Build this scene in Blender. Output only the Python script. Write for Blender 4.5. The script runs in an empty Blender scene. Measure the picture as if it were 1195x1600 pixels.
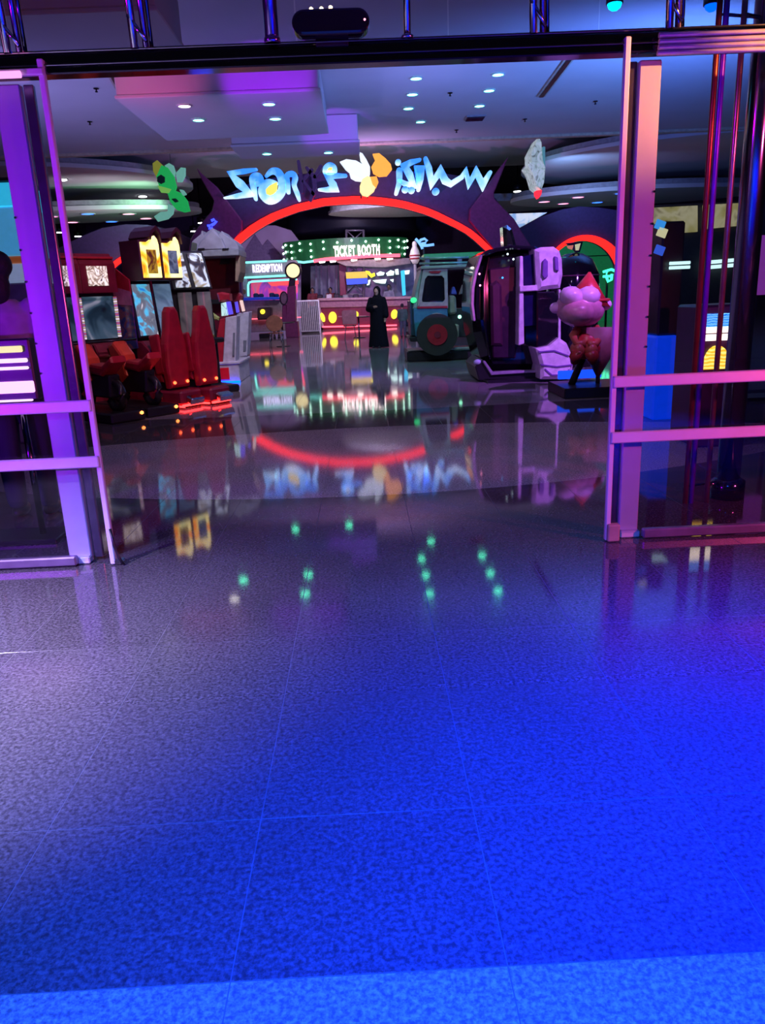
import bpy, bmesh, math, random
from mathutils import Vector, Matrix
random.seed(7)
S = bpy.context.scene
COL = S.collection
R = math.radians

# ------------------------------------------------------------------ camera
F_PX, EYE = 1187.0, 1.43
PITCH, ROLL, YAW = R(-15.85), R(2.46), R(0.95)
_f = Vector((math.sin(YAW) * math.cos(PITCH), math.cos(YAW) * math.cos(PITCH), math.sin(PITCH)))
_r0 = _f.cross(Vector((0, 0, 1))).normalized()
_u0 = _r0.cross(_f)
_r = _r0 * math.cos(ROLL) - _u0 * math.sin(ROLL)
_u = _u0 * math.cos(ROLL) + _r0 * math.sin(ROLL)
cam = bpy.data.cameras.new('camera')
cam.sensor_fit = 'VERTICAL'
cam.sensor_height = 36.0
cam.lens = 36.0 * F_PX / 1600.0
cam.clip_start, cam.clip_end = 0.05, 200
camo = bpy.data.objects.new('camera', cam)
COL.objects.link(camo)
camo.matrix_world = Matrix(((_r.x, _u.x, -_f.x, 0), (_r.y, _u.y, -_f.y, 0), (_r.z, _u.z, -_f.z, EYE), (0, 0, 0, 1)))
S.camera = camo

def W(px, py, Y):
    """point of the place that lies at distance Y and is seen at a pixel"""
    d = _f + _r * ((px - 597.5) / F_PX) - _u * ((py - 800.0) / F_PX)
    t = Y / d.y
    return Vector((d.x * t, Y, EYE + d.z * t))

def WZ(px, py, z=0.0):
    d = _f + _r * ((px - 597.5) / F_PX) - _u * ((py - 800.0) / F_PX)
    t = (z - EYE) / d.z
    return Vector((d.x * t, d.y * t, z))

# ------------------------------------------------------------------ world, exposure, lights
S.view_settings.view_transform = 'Standard'
S.view_settings.look = 'None'
S.view_settings.exposure = 0.0
S.view_settings.gamma = 1.0
S.view_settings.use_curve_mapping = False
S.cycles.use_denoising = True
S.cycles.max_bounces = 8
S.cycles.transparent_max_bounces = 16
S.cycles.caustics_reflective = False
S.cycles.caustics_refractive = False
S.cycles.sample_clamp_indirect = 4.0
w = bpy.data.worlds.new('world')
w.use_nodes = True
w.node_tree.nodes['Background'].inputs[0].default_value = (0.25, 0.22, 0.5, 1)
w.node_tree.nodes['Background'].inputs[1].default_value = 0.035
S.world = w

def lamp(name, kind, loc, aim, col, power, size=0.2, angle=60, blend=0.6):
    L = bpy.data.lights.new(name, kind)
    L.color = col
    L.energy = power
    if kind == 'AREA':
        L.shape = 'DISK'; L.size = size
    else:
        L.shadow_soft_size = size
    if kind == 'SPOT':
        L.spot_size = R(angle); L.spot_blend = blend
    o = bpy.data.objects.new(name, L)
    COL.objects.link(o)
    o.location = loc
    o.rotation_euler = (Vector(aim) - Vector(loc)).to_track_quat('-Z', 'Y').to_euler()
    return o

BLUE, VIOLET, MAGENTA = (0.0, 0.03, 1.0), (0.40, 0.10, 1.0), (0.85, 0.05, 1.0)
# stage lights of the entrance, outside the doors
lamp('blue_flood', 'SPOT', (2.2, 0.6, 3.8), (1.6, 1.05, 0), (0.0, 0.010, 1.0), 10500, 0.05, 74, 1.0)
lamp('blue_flood_behind', 'SPOT', (-0.5, -1.2, 3.4), (-0.5, 1.0, 0), (0.02, 0.15, 1.0), 2300, 0.05, 80, 1.0)
lamp('violet_flood', 'SPOT', (-3.1, 2.0, 2.6), (-2.15, 2.75, 0), (0.62, 0.52, 0.95), 2500, 0.03, 63, 1.0)
lamp('magenta_door_wash', 'SPOT', (-3.5, 2.0, 1.2), (-1.8, 4.3, 1.0), (0.40, 0.0, 1.0), 430, 0.05, 90, 0.8)
lamp('pink_door_wash', 'SPOT', (3.9, 2.0, 1.5), (1.7, 4.3, 1.0), (1.0, 0.09, 0.26), 380, 0.05, 90, 0.8)
# colour washes of the hall: added spots without fixtures
lamp('violet_ceiling_wash', 'SPOT', (-8.5, 15.9, 1.0), (-6.0, 17, 5.75), (0.34, 0.30, 1.0), 950, 0.1, 140, 1.0)
lamp('blue_ceiling_wash', 'SPOT', (6.5, 14, 2.8), (5.2, 18, 5.75), (0.10, 0.26, 1.0), 1900, 0.1, 140, 1.0)
lamp('blue_middle_wash', 'SPOT', (1.2, 16.4, 3.2), (1.2, 17.5, 5.75), (0.20, 0.22, 0.8), 200, 0.1, 120, 1.0)
lamp('pale_ceiling_wash', 'SPOT', (0.4, 23.6, 2.9), (0.4, 27, 6.5), (0.55, 0.35, 0.85), 420, 0.1, 160, 1.0)
lamp('pink_box_wash', 'SPOT', (-4.0, 13.4, 4.0), (-3.6, 15.7, 5.45), (1.0, 0.10, 0.50), 130, 0.05, 48, 0.8)
lamp('violet_box_wash', 'SPOT', (-1.5, 13.4, 4.0), (-1.5, 15.8, 5.45), (0.32, 0.0, 1.0), 300, 0.05, 42, 0.5)
lamp('violet_far_box_wash', 'SPOT', (-0.6, 18.6, 4.2), (-0.5, 20.6, 5.4), (0.32, 0.02, 1.0), 130, 0.05, 45, 0.6)
lamp('arcade_green_light', 'SPOT', (2.6, 14.5, 5.6), (1.2, 19.5, 0), (0.14, 0.9, 0.55), 300, 0.1, 75, 1.0)
lamp('arcade_hall_light', 'SPOT', (0.0, 30.5, 4.6), (0.0, 37, 1.0), (0.80, 0.68, 0.95), 1300, 0.1, 120, 1.0)
lamp('fascia_wash', 'SPOT', (0.0, 23, 2.6), (0.0, 29, 4.8), (0.75, 0.15, 0.8), 650, 0.1, 130, 1.0)
lamp('simulator_violet_wash', 'SPOT', (4.6, 7.6, 4.8), (3.1, 12.0, 1.4), (0.50, 0.14, 0.95), 2300, 0.05, 42, 0.8)
lamp('machine_red_wash', 'SPOT', (-1.2, 8.6, 5.2), (-3.2, 11.8, 1.2), (1.0, 0.40, 0.65), 330, 0.05, 50, 0.8)
lamp('hall_floor_wash', 'SPOT', (0.0, 4.9, 5.6), (0.0, 8.6, 0), (0.55, 0.40, 0.72), 650, 0.05, 85, 1.0)  # added fill to brighten the hall floor, no fixture
lamp('far_floor_wash', 'SPOT', (-0.4, 9.5, 5.6), (-0.6, 17.0, 0), (0.50, 0.66, 0.72), 900, 0.05, 70, 1.0)  # added fill for the far floor, no fixture
lamp('cafe_floor_wash', 'SPOT', (1.1, 19.5, 5.6), (-0.8, 25.5, 0), (0.75, 0.72, 0.80), 650, 0.05, 65, 1.0)  # added fill for the cafe floor and chairs, no fixture
lamp('booth_pale_wash', 'SPOT', (-1.0, 11.6, 5.2), (-2.7, 15.0, 1.4), (0.75, 0.62, 1.0), 520, 0.05, 45, 0.8)  # added fill to lift the dark red booth, no fixture

# ------------------------------------------------------------------ materials
MATS = {}
def M(name, col, rough=0.5, metal=0.0, em=None, es=0.0, var=0.18, scale=9.0, bump=0.0, spec=0.5, coat=0.0):
    if name in MATS: return MATS[name]
    m = bpy.data.materials.new(name); m.use_nodes = True
    nt = m.node_tree; b = nt.nodes['Principled BSDF']
    tc = nt.nodes.new('ShaderNodeTexCoord')
    no = nt.nodes.new('ShaderNodeTexNoise'); no.inputs['Scale'].default_value = scale; no.inputs['Detail'].default_value = 3
    nt.links.new(tc.outputs['Object'], no.inputs['Vector'])
    cr = nt.nodes.new('ShaderNodeValToRGB')
    cr.color_ramp.elements[0].position = 0.3; cr.color_ramp.elements[1].position = 0.7
    cr.color_ramp.elements[0].color = tuple(c * (1 - var) for c in col) + (1,)
    cr.color_ramp.elements[1].color = tuple(min(1, c * (1 + var)) for c in col) + (1,)
    nt.links.new(no.outputs['Fac'], cr.inputs['Fac'])
    nt.links.new(cr.outputs['Color'], b.inputs['Base Color'])
    b.inputs['Roughness'].default_value = rough
    b.inputs['Metallic'].default_value = metal
    b.inputs['Specular IOR Level'].default_value = spec
    if coat: b.inputs['Coat Weight'].default_value = coat
    if em:
        b.inputs['Emission Color'].default_value = tuple(em) + (1,)
        b.inputs['Emission Strength'].default_value = es
    if bump:
        bp = nt.nodes.new('ShaderNodeBump'); bp.inputs['Strength'].default_value = bump; bp.inputs['Distance'].default_value = 0.01
        nt.links.new(no.outputs['Fac'], bp.inputs['Height']); nt.links.new(bp.outputs['Normal'], b.inputs['Normal'])
    MATS[name] = m
    return m

def EM(name, col, s, var=0.1):
    """lit surface (lamp, neon, light box)"""
    return M(name, tuple(c * 0.4 for c in col), 0.5, 0, col, s, var, spec=0.1)

def SCREEN(name, cols, s, scale=3.0, kind='noise', seed=0.0, dist=1.5):
    """printed or displayed picture: coloured patches"""
    if name in MATS: return MATS[name]
    m = bpy.data.materials.new(name); m.use_nodes = True
    nt = m.node_tree; b = nt.nodes['Principled BSDF']
    tc = nt.nodes.new('ShaderNodeTexCoord'); mp = nt.nodes.new('ShaderNodeMapping')
    mp.inputs['Location'].default_value = (seed, seed * 1.7, seed * 0.6)
    nt.links.new(tc.outputs['Object'], mp.inputs['Vector'])
    if kind == 'wave':
        t = nt.nodes.new('ShaderNodeTexWave'); t.bands_direction = 'Z'; t.inputs['Scale'].default_value = scale
        t.inputs['Distortion'].default_value = dist; out = t.outputs['Fac']
    else:
        t = nt.nodes.new('ShaderNodeTexNoise'); t.inputs['Scale'].default_value = scale
        t.inputs['Detail'].default_value = 2; t.inputs['Distortion'].default_value = dist; out = t.outputs['Fac']
    nt.links.new(mp.outputs['Vector'], t.inputs['Vector'])
    cr = nt.nodes.new('ShaderNodeValToRGB'); cr.color_ramp.interpolation = 'EASE'
    n = len(cols)
    while len(cr.color_ramp.elements) < n: cr.color_ramp.elements.new(0.5)
    for i, c in enumerate(cols):
        e = cr.color_ramp.elements[i]
        e.position = (0.28 + 0.44 * i / (n - 1)) if kind != 'wave' else i / (n - 1)
        e.color = tuple(c) + (1,)
    nt.links.new(out, cr.inputs['Fac'])
    nt.links.new(cr.outputs['Color'], b.inputs['Base Color'])
    nt.links.new(cr.outputs['Color'], b.inputs['Emission Color'])
    b.inputs['Emission Strength'].default_value = s
    b.inputs['Roughness'].default_value = 0.25
    MATS[name] = m
    return m

def GLASS(name, tint=(0.92, 0.94, 1.0), ior=1.45, gain=1.0):
    m = bpy.data.materials.new(name); m.use_nodes = True
    nt = m.node_tree; nt.nodes.clear()
    o = nt.nodes.new('ShaderNodeOutputMaterial'); mx = nt.nodes.new('ShaderNodeMixShader')
    tr = nt.nodes.new('ShaderNodeBsdfTransparent'); gl = nt.nodes.new('ShaderNodeBsdfGlossy')
    lw_ = nt.nodes.new('ShaderNodeLayerWeight'); lw_.inputs['Blend'].default_value = 0.5
    pw5 = nt.nodes.new('ShaderNodeMath'); pw5.operation = 'POWER'; pw5.inputs[1].default_value = 5.0
    nt.links.new(lw_.outputs['Facing'], pw5.inputs[0])
    fr = nt.nodes.new('ShaderNodeMath'); fr.operation = 'MULTIPLY_ADD'; fr.inputs[1].default_value = 0.95; fr.inputs[2].default_value = ((ior - 1) / (ior + 1)) ** 2
    nt.links.new(pw5.outputs[0], fr.inputs[0])
    no = nt.nodes.new('ShaderNodeTexNoise'); no.inputs['Scale'].default_value = 2.0
    mul = nt.nodes.new('ShaderNodeMath'); mul.operation = 'MULTIPLY'; mul.inputs[1].default_value = gain
    rg = nt.nodes.new('ShaderNodeMath'); rg.operation = 'MULTIPLY'; rg.inputs[1].default_value = 0.04
    tr.inputs['Color'].default_value = tint + (1,)
    nt.links.new(no.outputs['Fac'], rg.inputs[0]); nt.links.new(rg.outputs[0], gl.inputs['Roughness'])
    nt.links.new(fr.outputs[0], mul.inputs[0]); nt.links.new(mul.outputs[0], mx.inputs['Fac'])
    nt.links.new(tr.outputs[0], mx.inputs[1]); nt.links.new(gl.outputs[0], mx.inputs[2])
    nt.links.new(mx.outputs[0], o.inputs['Surface'])
    return m

def floor_mat():
    m = bpy.data.materials.new('polished_granite'); m.use_nodes = True
    nt = m.node_tree; b = nt.nodes['Principled BSDF']; L = nt.links.new
    def math_(op, a, c=None, d=None):
        n = nt.nodes.new('ShaderNodeMath'); n.operation = op
        for i, v in enumerate((a, c, d)):
            if v is None: continue
            if isinstance(v, (int, float)): n.inputs[i].default_value = v
            else: L(v, n.inputs[i])
        return n.outputs[0]
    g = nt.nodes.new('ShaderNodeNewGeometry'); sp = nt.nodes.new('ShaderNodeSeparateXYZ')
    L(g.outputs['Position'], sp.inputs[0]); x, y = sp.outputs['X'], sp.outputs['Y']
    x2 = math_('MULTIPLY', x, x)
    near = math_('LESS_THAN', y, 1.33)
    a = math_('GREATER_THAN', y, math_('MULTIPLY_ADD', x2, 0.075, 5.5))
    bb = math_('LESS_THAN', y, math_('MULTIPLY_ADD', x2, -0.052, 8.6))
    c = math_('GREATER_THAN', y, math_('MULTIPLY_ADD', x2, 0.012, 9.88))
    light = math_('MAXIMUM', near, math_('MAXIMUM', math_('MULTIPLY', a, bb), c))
    v = nt.nodes.new('ShaderNodeTexVoronoi'); v.inputs['Scale'].default_value = 110
    L(g.outputs['Position'], v.inputs['Vector'])
    n1 = nt.nodes.new('ShaderNodeTexNoise'); n1.inputs['Scale'].default_value = 75; n1.inputs['Detail'].default_value = 4
    n1.inputs['Roughness'].default_value = 0.7
    L(g.outputs['Position'], n1.inputs['Vector'])
    n2 = nt.nodes.new('ShaderNodeTexNoise'); n2.inputs['Scale'].default_value = 1.3; n2.inputs['Detail'].default_value = 5
    L(g.outputs['Position'], n2.inputs['Vector'])
    spk = nt.nodes.new('ShaderNodeValToRGB')
    spk.color_ramp.elements[0].position = 0.40; spk.color_ramp.elements[0].color = (0.5, 0.5, 0.5, 1)
    spk.color_ramp.elements[1].position = 0.60; spk.color_ramp.elements[1].color = (1.42, 1.42, 1.42, 1)
    L(n1.outputs['Fac'], spk.inputs['Fac'])
    vs = nt.nodes.new('ShaderNodeSeparateColor'); L(v.outputs['Color'], vs.inputs[0])
    grain = math_('MULTIPLY', spk.outputs['Color'], math_('MULTIPLY_ADD', vs.outputs[0], 0.4, 0.8))
    cloud = math_('MULTIPLY_ADD', n2.outputs['Fac'], 0.5, 0.75)
    oi = nt.nodes.new('ShaderNodeObjectInfo')
    tile = math_('MULTIPLY_ADD', oi.outputs['Random'], 0.12, 0.94)
    k = math_('MULTIPLY', math_('MULTIPLY', grain, cloud), tile)
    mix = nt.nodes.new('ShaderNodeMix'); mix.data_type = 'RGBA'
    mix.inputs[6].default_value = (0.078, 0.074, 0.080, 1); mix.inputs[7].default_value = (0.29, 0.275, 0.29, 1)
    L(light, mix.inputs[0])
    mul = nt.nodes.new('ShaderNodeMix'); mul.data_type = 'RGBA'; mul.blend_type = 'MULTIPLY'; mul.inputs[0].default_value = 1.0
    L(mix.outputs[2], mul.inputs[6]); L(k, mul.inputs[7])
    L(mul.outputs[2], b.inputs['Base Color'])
    # mall tiles outside the doors are honed, the hall tiles are polished
    mr = nt.nodes.new('ShaderNodeMapRange'); mr.inputs[1].default_value = 1.9; mr.inputs[2].default_value = 3.5
    mr.inputs[3].default_value = 0.42; mr.inputs[4].default_value = 0.03
    L(y, mr.inputs[0])
    L(math_('MULTIPLY_ADD', n1.outputs['Fac'], 0.04, mr.outputs[0]), b.inputs['Roughness'])
    b.inputs['Specular IOR Level'].default_value = 0.45
    bp = nt.nodes.new('ShaderNodeBump'); bp.inputs['Strength'].default_value = 0.03; bp.inputs['Distance'].default_value = 0.001
    L(n1.outputs['Fac'], bp.inputs['Height']); L(bp.outputs['Normal'], b.inputs['Normal'])
    return m

CHROME = M('polished_steel', (0.55, 0.54, 0.58), 0.12, 1.0, var=0.06)
DCHROME = M('dark_polished_steel', (0.10, 0.095, 0.13), 0.10, 1.0, var=0.1)
ALU = M('brushed_aluminium', (0.72, 0.72, 0.76), 0.38, 0.6, var=0.06, scale=40)
WHITE_ALU = M('satin_white_aluminium', (0.75, 0.74, 0.78), 0.42, 0.15, var=0.04)
BLACK = M('black_plastic', (0.012, 0.012, 0.016), 0.35)
BLACKG = M('black_gloss', (0.008, 0.008, 0.014), 0.08, coat=0.6)
RED = M('red_plastic', (0.36, 0.012, 0.028), 0.38)
DRED = M('dark_red_panel', (0.17, 0.008, 0.03), 0.45)
WHITE = M('white_plastic', (0.72, 0.70, 0.74), 0.35)
GREY = M('grey_panel', (0.30, 0.30, 0.33), 0.55)
PURPLE = M('purple_fascia_board', (0.13, 0.02, 0.11), 0.6)
DPURPLE = M('dark_purple_board', (0.040, 0.016, 0.085), 0.6)
CEIL = M('ceiling_plaster', (0.62, 0.61, 0.62), 0.8, var=0.03, scale=1.0)
VOID = M('black_ceiling_void', (0.010, 0.009, 0.014), 0.9)
GROUT = M('pale_grout', (0.135, 0.13, 0.14), 0.8)
PANE = GLASS('door_glass', (0.86, 0.86, 0.93), 1.45, 1.0)
TPANE = GLASS('transom_glass', (0.85, 0.85, 0.92), 1.4, 0.6)
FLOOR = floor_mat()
NRED = EM('red_neon', (1.0, 0.012, 0.01), 2.6)
NPINK = EM('pink_neon', (1.0, 0.10, 0.16), 2.5)
NCYAN = EM('cyan_neon', (0.22, 1.0, 0.85), 1.5)
LGREEN = EM('green_lamp', (0.10, 1.0, 0.55), 14.0)
LWHITE = EM('white_lamp', (1.0, 0.95, 0.85), 7.0)
LBLUE = EM('blue_lamp', (0.02, 0.12, 1.0), 5.0)
LPINK = EM('pink_lamp', (1.0, 0.25, 0.45), 4.0)
LYEL = EM('yellow_lamp', (1.0, 0.80, 0.05), 1.6)
SKIN = M('skin', (0.36, 0.20, 0.14), 0.55)
HAIR = M('dark_hair', (0.012, 0.010, 0.016), 0.6, scale=60, bump=0.6)

# ------------------------------------------------------------------ builders
def link(name, me, mat, parent=None, smooth=False):
    o = bpy.data.objects.new(name, me)
    COL.objects.link(o)
    if mat and not me.materials: me.materials.append(mat)
    if parent: o.parent = parent
    if smooth:
        for p in me.polygons: p.use_smooth = True
    return o

def tag(o, label=None, cat=None, group=None, kind=None):
    if label: o['label'] = label
    if cat: o['category'] = cat
    if group: o['group'] = group
    if kind: o['kind'] = kind
    return o

def empty(name, loc, label, cat, group=None, rz=0.0):
    o = bpy.data.objects.new(name, None); COL.objects.link(o)
    o.empty_display_size = 0.1
    o.location = loc; o.rotation_euler = (0, 0, rz)
    return tag(o, label, cat, group)

def finish(bm, name, mat, parent, smooth=False, bevel=0.0, seg=1):
    if bevel > 0:
        bmesh.ops.bevel(bm, geom=list(bm.edges), offset=bevel, segments=seg, affect='EDGES', profile=0.5)
    bmesh.ops.recalc_face_normals(bm, faces=bm.faces)
    me = bpy.data.meshes.new(name); bm.to_mesh(me); bm.free()
    return link(name, me, mat, parent, smooth)

def box(name, c, s, mat, parent=None, bevel=0.0, rot=None, seg=1):
    bm = bmesh.new(); bmesh.ops.create_cube(bm, size=1.0)
    bmesh.ops.scale(bm, vec=s, verts=bm.verts)
    if bevel:
        bmesh.ops.bevel(bm, geom=list(bm.edges), offset=min(bevel, min(s) * 0.45), segments=seg, affect='EDGES', profile=0.5)
    mat4 = Matrix.Translation(c)
    if rot: mat4 = mat4 @ (Matrix.Rotation(rot[2], 4, 'Z') @ Matrix.Rotation(rot[1], 4, 'Y') @ Matrix.Rotation(rot[0], 4, 'X'))
    bmesh.ops.transform(bm, matrix=mat4, verts=bm.verts)
    return finish(bm, name, mat, parent)

def rod(name, p0, p1, r, mat, parent=None, r2=None, seg=14, cap=True):
    p0, p1 = Vector(p0), Vector(p1); d = p1 - p0
    bm = bmesh.new()
    bmesh.ops.create_cone(bm, cap_ends=cap, segments=seg, radius1=r, radius2=r if r2 is None else r2, depth=d.length)
    bmesh.ops.transform(bm, matrix=Matrix.Translation((p0 + p1) / 2) @ d.to_track_quat('Z', 'Y').to_matrix().to_4x4(), verts=bm.verts)
    o = finish(bm, name, mat, parent)
    for p in o.data.polygons: p.use_smooth = len(p.vertices) == 4
    return o

def tube(name, pts, r, mat, parent=None, seg=8, closed=False):
    pts = [Vector(p) for p in pts]; n = len(pts); vs = []; fs = []
    for i, p in enumerate(pts):
        a = pts[i - 1] if (i > 0 or closed) else p
        c = pts[(i + 1) % n] if (i < n - 1 or closed) else p
        t = (c - a).normalized(); u = t.cross(Vector((0, 0, 1)))
        if u.length < 1e-3: u = t.cross(Vector((0, 1, 0)))
        u.normalize(); v = t.cross(u)
        rr = r[i] if isinstance(r, (list, tuple)) else r
        for k in range(seg):
            an = 2 * math.pi * k / seg
            vs.append(p + u * rr * math.cos(an) + v * rr * math.sin(an))
    for i in range(n if closed else n - 1):
        j = (i + 1) % n
        for k in range(seg):
            l = (k + 1) % seg
            fs.append((i * seg + k, i * seg + l, j * seg + l, j * seg + k))
    if not closed:
        fs.append(tuple(range(seg))[::-1]); fs.append(tuple((n - 1) * seg + k for k in range(seg)))
    me = bpy.data.meshes.new(name); me.from_pydata(vs, [], fs); me.update()
    bm = bmesh.new(); bm.from_mesh(me); bmesh.ops.recalc_face_normals(bm, faces=bm.faces); bm.to_mesh(me); bm.free()
    return link(name, me, mat, parent, True)

def prism(name, pts, axis, a, b, mat, parent=None, bevel=0.0, smooth=False, seg=1):
    """outline extruded along an axis from a to b; outline is (x,z) for 'Y', (y,z) for 'X', (x,y) for 'Z'"""
    def P3(p, h):
        return {'Y': (p[0], h, p[1]), 'X': (h, p[0], p[1]), 'Z': (p[0], p[1], h)}[axis]
    bm = bmesh.new()
    va = [bm.verts.new(P3(p, a)) for p in pts]; vb = [bm.verts.new(P3(p, b)) for p in pts]
    n = len(pts)
    bm.faces.new(va); bm.faces.new(vb[::-1])
    for i in range(n): bm.faces.new((va[i], vb[i], vb[(i + 1) % n], va[(i + 1) % n]))
    bmesh.ops.recalc_face_normals(bm, faces=bm.faces)
    if bevel:
        ed = [e for e in bm.edges if all(len(f.verts) != 0 for f in e.link_faces) and any(len(f.verts) == n for f in e.link_faces)]
        bmesh.ops.bevel(bm, geom=ed, offset=bevel, segments=seg, affect='EDGES', profile=0.5)
    return finish(bm, name, mat, parent, smooth)

def pxprism(name, pts, Y, th, mat, parent=None, bevel=0.0):
    """outline read from the photograph, built at distance Y with thickness th"""
    q = [W(p[0], p[1], Y) for p in pts]
    off = parent.location if parent else Vector((0, 0, 0))
    return prism(name, [(p.x - off.x, p.z - off.z) for p in q], 'Y', Y - off.y, Y + th - off.y, mat, parent, bevel)

def stroke_outline(pts, cap=4):
    """outline of a polyline whose points carry a width"""
    P = [Vector((p[0], p[1])) for p in pts]; Wd = [p[2] / 2 for p in pts]; n = len(P)
    left, right = [], []
    for i in range(n):
        a = (P[i] - P[i - 1]).normalized() if i else None
        b = (P[i + 1] - P[i]).normalized() if i < n - 1 else None
        if a is None: a = b
        if b is None: b = a
        na, nb = Vector((-a.y, a.x)), Vector((-b.y, b.x))
        m = (na + nb)
        if m.length < 0.2: m = na
        m.normalize()
        k = min(1.0 / max(0.35, m.dot(na)), 1.8)
        left.append(P[i] + m * Wd[i] * k); right.append(P[i] - m * Wd[i] * k)
    def caps(c, d, w):
        nrm = Vector((-d.y, d.x))
        return [c + nrm * w * math.cos(math.pi * j / cap) + d * w * math.sin(math.pi * j / cap) for j in range(1, cap)]
    d1 = (P[-1] - P[-2]).normalized(); d0 = (P[0] - P[1]).normalized()
    return left + caps(P[-1], d1, Wd[-1]) + right[::-1] + caps(P[0], d0, Wd[0])

def smooth_pts(pts, k=4):
    out = []; n = len(pts)
    for i in range(n - 1):
        p0, p1, p2, p3 = pts[max(i - 1, 0)], pts[i], pts[i + 1], pts[min(i + 2, n - 1)]
        for j in range(k):
            t = j / k
            out.append(tuple(0.5 * (2 * b + (c - a) * t + (2 * a - 5 * b + 4 * c - d) * t * t + (-a + 3 * b - 3 * c + d) * t ** 3) for a, b, c, d in zip(p0, p1, p2, p3)))
    return out + [tuple(pts[-1])]

def pxstroke(name, pts, Y, th, mat, parent=None):
    return pxprism(name, [(v.x, v.y) for v in stroke_outline(pts)], Y, th, mat, parent)

def lathe(name, prof, c, mat, parent=None, seg=24, smooth=True):
    vs, fs = [], []; n = len(prof)
    for k in range(seg):
        a = 2 * math.pi * k / seg
        for r, z in prof: vs.append((c[0] + r * math.cos(a), c[1] + r * math.sin(a), c[2] + z))
    for k in range(seg):
        l = (k + 1) % seg
        for i in range(n - 1): fs.append((k * n + i, l * n + i, l * n + i + 1, k * n + i + 1))
    me = bpy.data.meshes.new(name); me.from_pydata(vs, [], fs)
    bm = bmesh.new(); bm.from_mesh(me)
    bmesh.ops.remove_doubles(bm, verts=bm.verts, dist=1e-5)
    bmesh.ops.holes_fill(bm, edges=[e for e in bm.edges if e.is_boundary], sides=seg)
    return finish(bm, name, mat, parent, smooth)

def ball(name, c, r, mat, parent=None, rot=None, sub=2):
    bm = bmesh.new(); bmesh.ops.create_icosphere(bm, subdivisions=sub, radius=1.0)
    if not isinstance(r, (tuple, list)): r = (r, r, r)
    bmesh.ops.scale(bm, vec=r, verts=bm.verts)
    m4 = Matrix.Translation(c)
    if rot: m4 = m4 @ (Matrix.Rotation(rot[2], 4, 'Z') @ Matrix.Rotation(rot[1], 4, 'Y') @ Matrix.Rotation(rot[0], 4, 'X'))
    bmesh.ops.transform(bm, matrix=m4, verts=bm.verts)
    return finish(bm, name, mat, parent, True)

def circ(cx, cy, rx, ry, n=32, a0=0, a1=360):
    return [(cx + rx * math.cos(R(a0 + (a1 - a0) * i / n)), cy + ry * math.sin(R(a0 + (a1 - a0) * i / n))) for i in range(n + (0 if a1 - a0 == 360 else 1))]

def letters(text, origin, height, depth, mat, parent, gap=0.12, width=None, rz=0.0, names='letter', squash=1.0):
    """raised letters, one mesh each, reading along +X and facing -Y"""
    x = 0.0; made = []
    for ch in text:
        if ch == ' ': x += 0.45 * height * squash; continue
        cu = bpy.data.curves.new('glyph', 'FONT'); cu.body = ch; cu.extrude = 0.5; cu.resolution_u = 2
        cu.offset = 0.035
        ob = bpy.data.objects.new('glyph', cu); COL.objects.link(ob)
        dg = bpy.context.evaluated_depsgraph_get()
        me = bpy.data.meshes.new_from_object(ob.evaluated_get(dg)); me.name = names
        bpy.data.objects.remove(ob)
        xs = [v.co.x for v in me.vertices]; ys = [v.co.y for v in me.vertices]
        s = height / 0.72
        for v in me.vertices:
            X, Yv, Z = v.co
            v.co = ((X - min(xs)) * s * squash + x, -Z * depth, Yv * s)
        x += (max(xs) - min(xs)) * s * squash + gap * height * squash
        made.append(me)
    k = (width / x) if width else 1.0
    for me in made:
        me.materials.clear()
        for v in me.vertices: v.co.x *= k
        o = link(names, me, mat, parent)
        o.location = origin; o.rotation_euler = (0, 0, rz)
    return x * k

def copy_tree(o, parent=None):
    c = o.copy(); COL.objects.link(c); c.parent = parent
    for ch in list(o.children): copy_tree(ch, c)
    return c
# ================================================================== THE SETTING
# floor: slab with recessed pale joints under the near tiles, plain polished granite beyond
X0, X1 = -0.355 - 0.61 * 11, -0.355 + 0.61 * 13
ROWS = [0.73, 1.33, 1.87] + [1.87 + 1.2 * i for i in range(1, 11)]
YA, YB = ROWS[0], ROWS[-1]
fv = [(-18, -6, 0), (18, -6, 0), (18, YA, 0), (-18, YA, 0), (-18, YB, 0), (18, YB, 0), (18, 54, 0), (-18, 54, 0),
      (X0, YA, 0), (X1, YA, 0), (X1, YB, 0), (X0, YB, 0),
      (X0, YA, -0.0008), (X1, YA, -0.0008), (X1, YB, -0.0008), (X0, YB, -0.0008)]
ff = [(0, 1, 2, 9, 8, 3), (4, 11, 10, 5, 6, 7), (3, 8, 11, 4), (9, 2, 5, 10), (12, 13, 14, 15),
      (8, 9, 13, 12), (9, 10, 14, 13), (10, 11, 15, 14), (11, 8, 12, 15)]
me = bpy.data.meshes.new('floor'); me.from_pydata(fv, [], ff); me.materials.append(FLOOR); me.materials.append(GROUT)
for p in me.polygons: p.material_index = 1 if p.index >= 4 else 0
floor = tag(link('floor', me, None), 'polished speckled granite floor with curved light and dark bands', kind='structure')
tile_mesh = {}
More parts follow.
